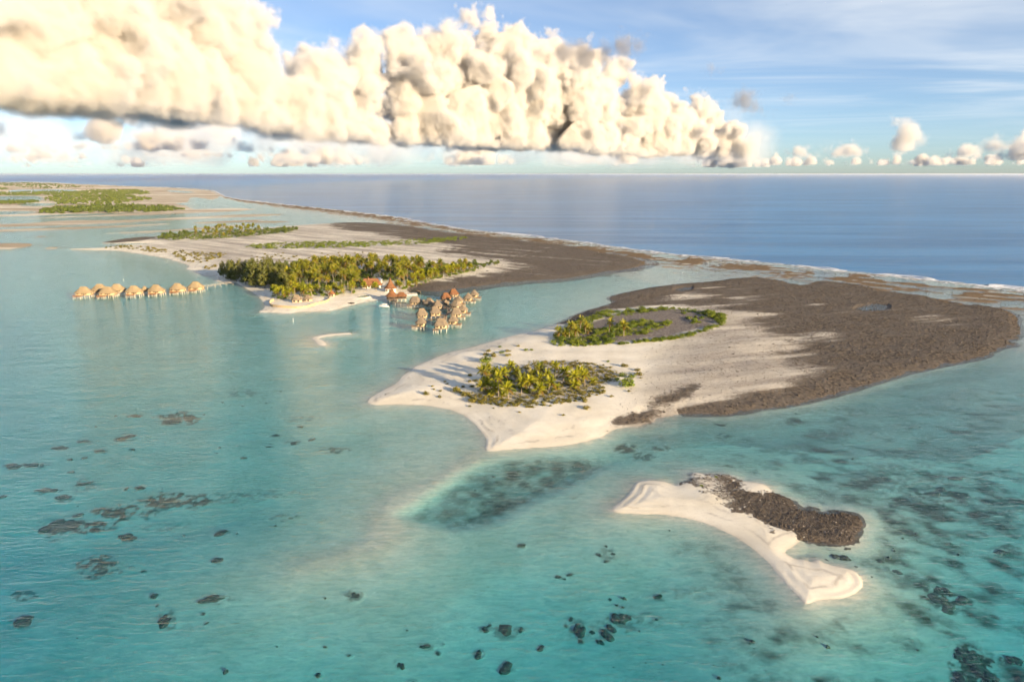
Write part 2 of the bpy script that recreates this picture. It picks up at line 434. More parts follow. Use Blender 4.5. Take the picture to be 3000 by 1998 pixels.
# ------------------------------------------------------------------ one fan-shaped grid carries land and lagoon bed
def grid_axes():
    ys = list(np.arange(3600, 2100, -25)) + list(np.arange(2100, 1100, -3.6)) + list(np.arange(1100, 720, -2.1)) + list(np.arange(720, 575, -1.15)) + list(np.arange(575, 523, -1.1))
    r = [0.5, 20.0]
    for y in ys:
        v = (y - 999.0) / FPX
        r.append(CAM_H * (CP - v * SP) / (SP + v * CP))
    r = [q for i, q in enumerate(r) if i < 2 or q > 20.5]
    xs = list(np.arange(-2000, 2000.1, 4.2))
    az = [math.atan2(x, FPX) for x in xs]
    a0, a1 = az[0], az[-1]
    left = list(np.linspace(-math.pi, a0, 40))[:-1]
    right = list(np.linspace(a1, math.pi, 40))[1:]
    return np.array(left + az + right), np.array(sorted(r))


AZ, RR = grid_axes()
A2, R2 = np.meshgrid(AZ, RR)
GX = (np.sin(A2) * R2).ravel(); GY = (np.cos(A2) * R2).ravel()


def to_px(X, Y):
    d = np.maximum(Y * CP + CAM_H * SP, 1.0)
    return 1500 + FPX * X / d, 999 + FPX * (CAM_H * CP - Y * SP) / d


PX, PY = to_px(GX, GY)
DIST = np.hypot(GX, GY)

# wobble: natural raggedness of shorelines
wob = (fbm(GX / 14, GY / 14, 4, 3) - .5)
wob_f = (fbm(GX / 3.2, GY / 3.2, 3, 5) - .5)

LANDS = []      # (name, polygon px, top height m, shore length m, raggedness m)


def land_sd(poly_px, rag, smooth=1, m=60):
    g = ground(smooth_poly(poly_px, smooth))
    return signed_dist(g, GX, GY, m)


sd_rock_sb = land_sd(sandbank_rock_px, 0, 1)
sd_rock_is = land_sd(islet_rock_px, 0, 1, 80)
sd_rock_is2 = land_sd(islet_rock2_px, 0, 1)
sd_rock_re = land_sd(resort_rock_px, 0, 1, 120)
sd_rock_re2 = land_sd(resort_rock2_px, 0, 1, 80)
sd_soil_is = land_sd(islet_soil_px, 0, 1)
sd_soil_lo = land_sd(lobe_soil_px, 0, 1)
rock_near = np.maximum.reduce([sd_rock_sb, sd_rock_is, sd_rock_is2, sd_rock_re, sd_rock_re2])
rag_rock = sstep(-4, 3, rock_near)

specs = [('sandbank', [sandbank_px], 1.0, 4.5, .8), ('palm_islet', [islet_px], 1.9, 9.0, .9), ('resort_island', [resort_px], 2.0, 10.0, 1.5),
         ('small_sandbar', [sandbar_px], .7, 3.5, .6), ('far_sandbar', far_bars, .6, 8.0, 2.0), ('far_island', far_px, .8, 22.0, 10.0)]
SD = []
for nm, polys, hm, Ls, rag in specs:
    s = np.full(GX.shape, -400.0)
    for p in polys:
        s = np.maximum(s, land_sd(p, rag, 1, 400 if nm.startswith('far_i') else 70))
    if nm == 'far_island':
        for hpx in far_holes:
            s = np.minimum(s, -land_sd(hpx, 0, 1, 400) - 4)
        s = s + (fbm(GX / 160, GY / 60, 3, 11) - .5) * 30
    s = s + rag * 1.6 * wob + (wob_f * 3.0 + (fbm(GX / 9, GY / 9, 3, 8) - .5) * 8.0) * rag_rock * (DIST < 2500)
    SD.append(s)
SD = np.array(SD)
ISL = SD.argmax(0)
sd = SD.max(0)
HM = np.array([q[2] for q in specs])[ISL]
LS = np.array([q[3] for q in specs])[ISL]

# lagoon bed depth
wx = PX + (fbm(GX / 25, GY / 25, 3, 21) - .5) * 36
wy = PY + (fbm(GX / 25, GY / 25, 3, 22) - .5) * 24
TX, TY = np.arange(-1500, 4501, 15.0), np.arange(510, 3001, 10.0)
tgx, tgy = np.meshgrid(TX, TY)
wsum = np.zeros(tgx.shape); tdep = np.zeros(tgx.shape); tweed = np.zeros(tgx.shape)
for bx, by, bd, bw in bed_pts:
    d2 = (tgx - bx) ** 2 + (1.6 * (tgy - by)) ** 2
    sg = 62.0 * np.clip((tgy - 515) / 650.0, .55, 2.3)
    q = np.exp(-d2 / (2 * sg ** 2)) + .06 * np.exp(-d2 / (2 * (2.6 * sg) ** 2)) + 2e-3 / (1 + d2 / 300.0 ** 2) ** 1.5
    wsum += q; tdep += q * bd; tweed += q * bw
tdep /= wsum; tweed /= wsum
for _ in range(3):                                   # ease the bed
    tdep = (tdep + np.roll(tdep, 1, 0) + np.roll(tdep, -1, 0) + np.roll(tdep, 1, 1) + np.roll(tdep, -1, 1)) / 5


def table(T, x, y):
    fx = np.clip((x - TX[0]) / 15.0, 0, len(TX) - 1.001); fy = np.clip((y - TY[0]) / 10.0, 0, len(TY) - 1.001)
    ix, iy = fx.astype(int), fy.astype(int); fx = fx - ix; fy = fy - iy
    return (T[iy, ix] * (1 - fx) + T[iy, ix + 1] * fx) * (1 - fy) + (T[iy + 1, ix] * (1 - fx) + T[iy + 1, ix + 1] * fx) * fy


dep, weedb = table(tdep, wx, wy), table(tweed, wx, wy)
dep = dep * (1 + .9 * sstep(1450, 1980, PY))
dep = np.where(PY > 3000, 6.0, dep)
dep = np.where((GY < 30), 6.0, dep); weedb = np.where(GY < 30, .1, weedb)
ch = land_sd(channel_px, 0, 2, 30)
chm = sstep(-1, 9, ch + wob * 3)
dep = dep * (1 + .35 * sstep(1150, 700, PX) * sstep(1050, 1250, PY))
# the pale shoal that curls away from the front tip of the palm islet
shoal = ground(smooth_poly(VF([(1118,1030),(1060,1075),(1000,1110),(940,1140),(895,1172),(872,1205),(880,1240),(830,1262),(760,1285),(690,1300)]), 2, False))
sdist = np.full(GX.shape, 999.0)
for (ax, ay), (bx, by) in zip(shoal[:-1], shoal[1:]):
    ex, ey = bx - ax, by - ay
    tt = np.clip(((GX - ax) * ex + (GY - ay) * ey) / (ex * ex + ey * ey + 1e-9), 0, 1)
    sdist = np.minimum(sdist, np.hypot(GX - ax - tt * ex, GY - ay - tt * ey))
sdist = sdist + wob * 5
along = sstep(690 * 1.2744, 900 * 1.2744, PX)
shoal_d = .28 + .35 * (1 - along) + .050 * np.maximum(sdist - 2.5, 0)
dep = np.minimum(dep, np.maximum(shoal_d, .2))
weedb = weedb * sstep(4, 20, sdist)
dep = dep + chm * 1.0
weedb = np.clip(weedb + chm * .55, 0, 1)
wd = np.zeros(GX.shape)
cn = fbm(GX / 1.6, GY / 1.6, 3, 31)
en = (fbm(GX / 5, GY / 5, 3, 33) - .5) * 1.6
for ex, ey, rx, ry, k in weed:
    e = ((PX - ex) / rx) ** 2 + ((PY - ey) / ry) ** 2
    wd = np.maximum(wd, k * sstep(1.5, .35, e + en))
wd *= .35 + .65 * sstep(.34, .60, cn)
# mottled coral bottom of the right-hand lagoon
right = sstep(1900, 2500, PX + .35 * (PY - 1100)) * sstep(1060, 1200, PY)
blot = fbm(GX / 7 + GY / 18, GY / 5, 4, 41)
weedb = np.clip(weedb + right * (blot - .50) * 1.5, 0, 1)
weedv = np.clip(np.maximum(weedb * (.55 + .9 * (fbm(GX / 4, GY / 4, 3, 43) - .3)), wd), 0, 1)
dep = dep * (1 + .22 * (fbm(GX / 34, GY / 34, 2, 44) - .5)) - .25 * wd

out = np.maximum(-sd, 0)
SLOPE = .02 + .11 * sstep(1800, 1200, DIST)
bed = -dep * (1 - np.exp(-out * SLOPE / np.maximum(dep, .05)))
weedv = weedv * sstep(.25, .9, -bed)
# ripple marks where the bed is shallow
rip_x = GX * math.cos(.5) + GY * math.sin(.5)
rip = np.sin((rip_x + 2.2 * fbm(GX / 5, GY / 5, 2, 51)) * 2 * math.pi / 5.2)
spitm = np.exp(-((dep - .45) / .35) ** 2) * (DIST < 420)
bed = bed + .02 * rip * spitm * sstep(12, 24, out) * sstep(1750, 1550, PX)

ins = np.maximum(sd, 0)
flat_lo = 1 - .68 * sstep(-25, 30, sd_rock_is) * (ISL == 1) - .6 * sstep(-40, 60, sd_rock_re) * (ISL == 2) - .68 * sstep(-2, 6, sd_rock_sb) * (ISL == 0)
land_h = HM * flat_lo * (1 - np.exp(-ins * SLOPE / (HM * flat_lo)))
# storm berms: fine ridges that follow the shore on the sand
berm = np.sin(2 * math.pi * (ins + 1.4 * wob) / 3.0) * .085 * np.exp(-ins / 7) * sstep(-.05, .15, wob) + np.sin(2 * math.pi * (ins + 3 * wob) / 9.0) * .05 * np.exp(-ins / 14)
rockm = np.zeros(GX.shape)
rock_sb = sstep(-1.0, 2.0, sd_rock_sb - 1.0 + wob_f * 8 + wob * 10 + (fbm(GX / 1.2, GY / 1.2, 2, 65) - .5) * 4 + 4 * np.exp(-ins / 3) * (sd_rock_sb > -1.5)) * (ISL == 0) * sstep(-3, 0, sd)
rock_sb = rock_sb * (1 - .9 * sstep(-2, 1.5, land_sd(V6([(1190,150),(1340,165),(1400,235),(1300,232),(1215,222),(1195,190)]), 0, 1) + wob_f * 2))
rock_sb = rock_sb * np.clip(.42 + .75 * sstep(2080, 2330, PX + wob * 60) + .5 * (fbm(GX / 4, GY / 4, 3, 63) - .5), 0, 1)
coast = np.exp(-ins / 16)
edge_is = sd_rock_is + wob * 26 + wob_f * 5 + 34 * coast * (sd_rock_is > -12)
rock_is = sstep(-34, 40, edge_is) * (ISL == 1) * sstep(-5, 0, sd)
rock_is2 = sstep(-3, 8, sd_rock_is2 + wob * 16 + wob_f * 5) * (ISL == 1)
edge_re = sd_rock_re + wob * 40 + 60 * coast * (sd_rock_re > -15)
rock_re = np.maximum(sstep(-45, 35, edge_re), sstep(-6, 10, sd_rock_re2)) * (ISL == 2)
streak = fbm((GX * .94 + GY * .34) / 55, (-GX * .34 + GY * .94) / 7, 4, 61)
streak_r = fbm((GX * .8 - GY * .6) / 90, (GX * .6 + GY * .8) / 9, 4, 62)
rim_dark = np.exp(-ins / 22)
rock_is = np.clip(rock_is * (.48 + 1.0 * (streak - .42) + .9 * (fbm(GX / 38, GY / 30, 4, 64) - .5) + .45 * rim_dark + .34 * sstep(110, 230, GX + .15 * (500 - GY))), 0, 1)
rock_re = np.clip(rock_re * (.68 + .9 * (streak_r - .45) + .4 * rim_dark), 0, 1)
rockm = np.clip(np.maximum.reduce([rock_sb, rock_is, rock_is2 * (.6 + .8 * (streak - .4)), rock_re]), 0, 1)
# grey gravel flats of the middle islet and of the resort island
flat_is = sstep(1860, 2080, PX + .5 * (PY - 1000) + wob * 60) * (ISL == 1)
soil = np.clip(np.maximum(sstep(-3, 4, sd_soil_is + wob * 8), sstep(-3, 5, sd_soil_lo + wob * 10) * .38), 0, 1) * (ISL == 1)
gravel = np.maximum(flat_is * (.58 + .9 * (streak - .40)), soil * .9)
gravel = np.clip(np.maximum(gravel, (ISL == 2) * sstep(5, 50, ins) * np.clip(.55 + 1.6 * (streak_r - .5), 0, .9) * sstep(640, 760, GY)), 0, 1)
wrack = np.exp(-((ins - 4.5 + 7 * wob) / .45) ** 2) * .55 + np.exp(-((ins - 9.5 + 12 * wob) / .6) ** 2) * .40
gravel = np.clip(np.maximum(gravel, wrack * sstep(.40, .62, fbm(GX / 7, GY / 7, 3, 66)) * (ISL < 3)), 0, 1)
far_brown = ((ISL >= 4) * np.clip((fbm(GX / 420, GY / 55, 3, 71) - .20) * 2.3, 0, 1))
bar_rock = sstep(-2, 6, land_sd(bar_rock_px, 0, 1)) * .7
far_brown = np.maximum(far_brown * sstep(-25, -5, sd), bar_rock)
land_h = land_h + berm * (1 - rockm) * (1 - gravel) * (ISL < 4)
rough = rockm * np.where(ISL == 0, .6, 1.0) * ((fbm(GX / 1.3, GY / 1.3, 4, 81) - .5) * .55 + (fbm(GX / 6, GY / 6, 3, 82) - .5) * .5) * (DIST < 1500)
land_h = np.maximum(land_h + rough * sstep(0, 6, ins) + (fbm(GX / 10, GY / 10, 3, 83) - .5) * .3 * sstep(2, 12, ins), .05 * sstep(0, 2, ins))
# broad dune hollows on sand
land_h = land_h + .5 * (fbm(GX / 24, GY / 24, 2, 84) - .5) * sstep(4, 16, ins) * (1 - rockm)
# ponds
for pp in (pond_px, pond2_px):
    q = land_sd(pp, 0, 1)
    land_h = np.where(q > -4, np.minimum(land_h, .02 - .22 * sstep(-2.5, 1.0, q + wob_f * 2)), land_h)
GZ = np.where(sd > 0, land_h, bed)

# the reef rim: an uneven platform between the lagoon flats and the open sea
rim_w = np.array(ground(rim_px))
rim_az = np.arctan2(rim_w[:, 0], rim_w[:, 1]); rim_r = np.hypot(rim_w[:, 0], rim_w[:, 1])
o_ = np.argsort(rim_az); rim_az, rim_r = rim_az[o_], rim_r[o_]


def rim_radius(a):
    a = np.asarray(a)
    lo = np.interp(a, rim_az, np.log(rim_r))
    return np.exp(lo)


GA = np.arctan2(GX, GY)
RIM = rim_radius(GA)
gap = RIM - DIST                                # metres inside the rim along the line of sight
gap_n = gap * np.where(RIM > 1500, .35, .62)    # roughly at right angles to the rim
reef_n = fbm((GX * .80 - GY * .60) / 26, (GX * .60 + GY * .80) / 6.5, 4, 91)
reef_far = sstep(900, 2200, RIM)
band = sstep(0, 6, gap_n) * sstep(150, 40, gap_n)
reef_h = (reef_n - .50 - .10 * sstep(60, 150, gap_n) + .14 * sstep(12, 40, gap_n) * sstep(75, 40, gap_n) + .14 * reef_far) * 1.9 * band
reef_on = (sd < 4) & (gap_n > -5) & (gap_n < 170) & (DIST > 480) & (GA > -.62)
GZ = np.where(reef_on, np.maximum(GZ, np.minimum(-.16 + reef_h, .35)), GZ)
reefm = np.where(reef_on, sstep(-.14, .0, GZ) * band, 0)
crest = np.where(reef_on, sstep(16, 4, gap_n), 0)   # pinkish algal crest
# beyond the rim the floor falls away
drop = sstep(0, 40, -gap_n)
GZ = np.where(gap_n < 0, np.minimum(GZ, -.4) - 40 * drop, GZ)
GZ = np.where(sd > 1, np.maximum(GZ, np.where(gap_n < 0, GZ, GZ)), GZ)
wet = np.exp(-np.maximum(GZ, 0) / .10) * (DIST < 2600)
mask1 = np.stack([rockm, gravel, weedv, wet], 1)
mask2 = np.stack([np.clip(reefm, 0, 1), far_brown, crest, np.where(soil > 0, soil, 0)], 1)


def ground_material():
    t = NT('sand_and_rubble')
    pos = t.pos()
    a1 = t.n('ShaderNodeAttribute', _attribute_name='mask1'); a2 = t.n('ShaderNodeAttribute', _attribute_name='mask2')
    s1 = t.n('ShaderNodeSeparateColor'); s2 = t.n('ShaderNodeSeparateColor')
    t.l(a1.outputs['Color'], s1.inputs[0]); t.l(a2.outputs['Color'], s2.inputs[0])
    rock, grav, weed_, wet_ = s1.outputs[0], s1.outputs[1], s1.outputs[2], a1.outputs['Alpha']
    reef, brown, crest_, soil_ = s2.outputs[0], s2.outputs[1], s2.outputs[2], a2.outputs['Alpha']
    nb = t.noise(pos, .05, 5, .6)
    nm = t.noise(pos, .6, 5, .65)
    nf = t.noise(pos, 2.2, 4, .7)
    sand = t.mix(t.mapr(nb, .35, .65), (.69, .645, .535), (.82, .78, .67))
    sand = t.mix(t.mapr(nf, .45, .75, 0, .35), sand, (.57, .52, .43))
    wetc = t.mix(t.math('MULTIPLY', wet_, .42), sand, (.40, .35, .275))
    # gravel flats: grey coral shingle with dark specks
    gcol = t.mix(t.mapr(nf, .40, .66), (.40, .36, .315), (.175, .15, .125))
    gf = t.math('ADD', grav, t.math('MULTIPLY', t.math('SUBTRACT', nm, .5), .55), clamp=True)
    c = t.mix(gf, wetc, gcol)
    soilc = t.mix(t.mapr(nf, .38, .62), (.235, .205, .185), (.085, .075, .07))
    c = t.mix(t.math('MULTIPLY', soil_, t.mapr(nm, .30, .52)), c, soilc)
    # dark weathered coral rubble
    rcol = t.mix(t.mapr(nm, .34, .66), (.045, .038, .031), (.165, .132, .098))
    rcol = t.mix(t.mapr(nf, .56, .72, 0, .7), rcol, (.31, .27, .23))
    rcol = t.mix(t.mapr(nb, .40, .60, 0, .6), rcol, t.mix(nf, (.085, .074, .063), (.175, .152, .13)))
    rf = t.math('ADD', rock, t.math('MULTIPLY', t.math('SUBTRACT', nf, .5), .9))
    rf = t.math('ADD', rf, t.math('MULTIPLY', t.math('SUBTRACT', nm, .5), .6))
    rf = t.mapr(rf, .22, .62)
    rf = t.math('MULTIPLY', rf, t.mapr(rock, .02, .12))
    c = t.mix(rf, c, rcol)
    # weed and coral on the bed
    wc = t.mix(t.mapr(nm, .35, .65), (.035, .040, .028), (.125, .11, .075))
    wf = t.math('ADD', weed_, t.math('MULTIPLY', t.math('SUBTRACT', nm, .5), .5))
    wf = t.math('MULTIPLY', t.mapr(wf, .10, .85), t.mapr(weed_, .03, .15))
    c = t.mix(wf, c, wc)
    # reef platform and far flats
    rc = t.mix(t.mapr(nm, .35, .65), (.105, .070, .036), (.24, .165, .088))
    c = t.mix(reef, c, rc)
    c = t.mix(t.math('MULTIPLY', crest_, t.mapr(nm, .45, .62, 0, .8)), c, (.28, .12, .085))
    c = t.mix(t.math('MULTIPLY', brown, .85), c, t.mix(nb, (.27, .20, .12), (.42, .33, .22)))
    t.l(c, t.bsdf.inputs['Base Color'])
    t.l(t.math('SUBTRACT', .95, t.math('MULTIPLY', wet_, .25)), t.bsdf.inputs['Roughness'])
    t.bsdf.inputs['Specular IOR Level'].default_value = .2
    h = t.math('ADD', t.math('MULTIPLY', nf, .25), t.math('MULTIPLY', nm, .75))
    st = t.math('ADD', .20, t.math('MULTIPLY', t.math('MAXIMUM', rf, gf), .8))
    b = t.n('ShaderNodeBump', Distance=.30)
    t.l(h, b.inputs['Height']); t.l(st, b.inputs['Strength'])
    t.l(b.outputs[0], t.bsdf.inputs['Normal'])
    return t.m


M_GROUND = ground_material()
nA, nR = len(AZ), len(RR)
ii, jj = np.meshgrid(np.arange(nA - 1), np.arange(nR - 1))
q0 = (jj * nA + ii).ravel()
QUADS = np.stack([q0, q0 + nA, q0 + nA + 1, q0 + 1], 1)     # counter-clockwise from above
# which object each face belongs to: an island (with its wet edge), the reef or the bed
own = np.where(sd > -2.5 - .004 * DIST, ISL, -1)
own = np.where((own < 0) & reef_on, 98, own)
fown = own[QUADS].max(1)
ALLV = np.stack([GX, GY, GZ], 1)


def carve(name, sel, **props):
    f = QUADS[sel]
    u, inv = np.unique(f.ravel(), return_inverse=True)
    me = np_mesh(name, ALLV[u], inv.reshape(-1, 4), M_GROUND, True, {'mask1': mask1[u], 'mask2': mask2[u]})
    return link(name, me, kind='structure', **props)


carve('seabed', fown == -1, label='pale sandy lagoon bed with dark weed and coral patches', category='seabed')
carve('reef_flat', fown == 98, label='brown reef platform awash along the edge of the ocean', category='reef')
LBL = ['small white sandbank with dark coral rubble in the foreground', 'white sand islet with two palm groves and a broad dark rubble flat',
       'long forested resort island with a sandy beach and brown rubble flat', 'tiny hook shaped sandbar left of the stilt hut cluster',
       'low bare sandbars at the left edge of the lagoon', 'far low islands of tan sand flats at the left horizon']
for k, sp in enumerate(specs):
    carve(sp[0] if k < 4 else ('sandbar' if k == 4 else 'far_flats'), fown == k, label=LBL[k], category='island' if k in (1, 2, 5) else 'sandbank')


_gz = GZ.reshape(nR, nA)


def zat(x, y):
    """ground height under a point"""
    a = math.atan2(x, y); r = math.hypot(x, y)
    i = int(np.clip(np.searchsorted(AZ, a) - 1, 0, nA - 2)); j = int(np.clip(np.searchsorted(RR, r) - 1, 0, nR - 2))
    fa = (a - AZ[i]) / (AZ[i + 1] - AZ[i]); fr = (r - RR[j]) / (RR[j + 1] - RR[j])
    return float((_gz[j, i] * (1 - fa) + _gz[j, i + 1] * fa) * (1 - fr) + (_gz[j + 1, i] * (1 - fa) + _gz[j + 1, i + 1] * fa) * fr)
# ------------------------------------------------------------------ water
def wave_nodes(t, pos, swell=0.0):
    """surface relief of the water in metres, as one height value"""
    w1 = t.noise(t.mapping(pos, (.20, .62, 1), (0, 0, R(-16))), 1.0, 3, .55, .5)
    w2 = t.noise(t.mapping(pos, (.50, 1.5, 1), (0, 0, R(-6))), 1.0, 3, .6, .4)
    w3 = t.noise(t.mapping(pos, (.045, .11, 1), (0, 0, R(-35))), 1.0, 2, .5)
    h = t.math('ADD', t.math('MULTIPLY', w1, .20), t.math('MULTIPLY', w2, .10))
    return t.math('ADD', h, t.math('MULTIPLY', w3, .35 + swell))


def lagoon_material():
    t = NT('lagoon_water_surface')
    t.N.remove(t.bsdf)
    pos = t.pos()
    h = wave_nodes(t, pos)
    # light gathered by crests is put into the transmission tint, troughs tinted darker
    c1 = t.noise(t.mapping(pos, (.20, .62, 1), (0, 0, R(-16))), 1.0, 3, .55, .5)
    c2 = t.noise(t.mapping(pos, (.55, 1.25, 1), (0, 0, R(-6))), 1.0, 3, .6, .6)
    focus_tint = t.mapr(t.math('ADD', t.math('MULTIPLY', c1, .55), t.math('MULTIPLY', c2, .45)), .36, .64)
    b = t.n('ShaderNodeBump', Strength=1.0, Distance=WAVE_STRENGTH)
    t.l(h, b.inputs['Height'])
    fr = t.n('ShaderNodeFresnel', IOR=1.33)
    t.l(b.outputs[0], fr.inputs['Normal'])
    # light leaving the water: no total reflection, as the sheet does not bend rays
    geo = t.n('ShaderNodeNewGeometry')
    fac = t.math('ADD', t.math('MULTIPLY', fr.outputs[0], t.math('SUBTRACT', 1.0, geo.outputs['Backfacing'])), t.math('MULTIPLY', geo.outputs['Backfacing'], .04))
    gl = t.n('ShaderNodeBsdfGlossy', Roughness=.06)
    t.l(b.outputs[0], gl.inputs['Normal'])
    tr = t.n('ShaderNodeBsdfTransparent')
    t.l(t.mix(focus_tint, (.70, .80, .83), (1, 1, 1)), tr.inputs[0])
    mx = t.n('ShaderNodeMixShader')
    t.l(fac, mx.inputs[0]); t.l(tr.outputs[0], mx.inputs[1]); t.l(gl.outputs[0], mx.inputs[2])
    t.l(mx.outputs[0], t.out.inputs['Surface'])
    ab = t.n('ShaderNodeVolumeAbsorption', Density=WATER_ABS[1])
    ab.inputs['Color'].default_value = (*WATER_ABS[0], 1)
    t.l(ab.outputs[0], t.out.inputs['Volume'])
    return t.m


def ocean_material():
    t = NT('ocean_water_surface')
    pos = t.pos()
    h = wave_nodes(t, pos, .5)
    sw = t.noise(t.mapping(pos, (.004, .018, 1), (0, 0, R(-22))), 1.0, 3, .5)
    h = t.math('ADD', h, t.math('MULTIPLY', sw, 6.0))
    b = t.n('ShaderNodeBump', Strength=.5, Distance=1.0)
    t.l(h, b.inputs['Height'])
    t.l(b.outputs[0], t.bsdf.inputs['Normal'])
    streaks = t.noise(t.mapping(pos, (.0016, .009, 1), (0, 0, R(-20))), 1.0, 7, .62, .6)
    c = t.mix(t.mapr(streaks, .38, .62), OCEAN_COL[0], OCEAN_COL[1])
    t.l(c, t.bsdf.inputs['Base Color'])
    t.bsdf.inputs['Roughness'].default_value = .30
    t.bsdf.inputs['IOR'].default_value = 1.33
    return t.m


WAVE_STRENGTH = 2.4
WATER_ABS = ((.0, .79, .90), .15)     # absorption = (1 - colour) * density per metre
OCEAN_COL = ((.022, .12, .28), (.055, .21, .42))


def build_water():
    a = np.unique(np.concatenate([np.linspace(-math.pi, math.pi, 121), np.linspace(-.95, .95, 600)]))
    rr = rim_radius(a) + 2.0
    n = len(a) - 1                                  # last repeats the first direction
    a = a[:-1]; rr = rr[:-1]
    x, y = np.sin(a) * rr, np.cos(a) * rr
    V = np.concatenate([np.stack([x, y, 0 * x], 1), np.stack([x, y, 0 * x - 60.0], 1), [[0, 0, 0], [0, 0, -60.0]]])
    i = np.arange(n); j = (i + 1) % n
    c0, c1 = 2 * n, 2 * n + 1
    T = np.concatenate([np.stack([np.full(n, c0), j, i], 1), np.stack([np.full(n, c1), i + n, j + n], 1),
                        np.stack([i, j, j + n], 1), np.stack([i, j + n, i + n], 1)])
    me = np_mesh('lagoon_water', V, T, lagoon_material(), False)
    link('lagoon_water', me, kind='structure', label='clear turquoise lagoon water over pale sand', category='water')
    # open ocean from the rim to beyond the horizon
    rings = [1.0, 1.05, 1.3, 2.0]
    far = [12000.0, 40000.0, 150000.0]
    Vs = [np.stack([x * k, y * k, 0 * x], 1) for k in rings] + [np.stack([np.sin(a) * np.maximum(k, rr * 2.2), np.cos(a) * np.maximum(k, rr * 2.2), 0 * x], 1) for k in far]
    Q = []
    for k in range(len(Vs) - 1):
        Q.append(np.stack([i + k * n, j + k * n, j + (k + 1) * n, i + (k + 1) * n], 1)[:, ::-1])
    me = np_mesh('ocean_water', np.concatenate(Vs), np.concatenate(Q), ocean_material(), False)
    link('ocean_water', me, kind='structure', label='deep blue open ocean reaching to the horizon', category='ocean')


build_water()
# ------------------------------------------------------------------ clouds: real volumes far out over the sea
def cloud_material(name, dens, aniso=.0, alb=(.90, .882, .855)):
    t = NT(name)
    t.N.remove(t.bsdf)
    at = t.n('ShaderNodeAttribute', _attribute_name='density')
    vs_ = t.n('ShaderNodeVolumePrincipled', Anisotropy=aniso, Density__Attribute='')
    vs_.inputs['Absorption Color'].default_value = (0, 0, 0, 1)
    vs_.inputs['Color'].default_value = (*alb, 1)
    t.l(t.math('MULTIPLY', at.outputs['Fac'], dens), vs_.inputs['Density'])
    t.l(vs_.outputs[0], t.out.inputs['Volume'])
    return t.m


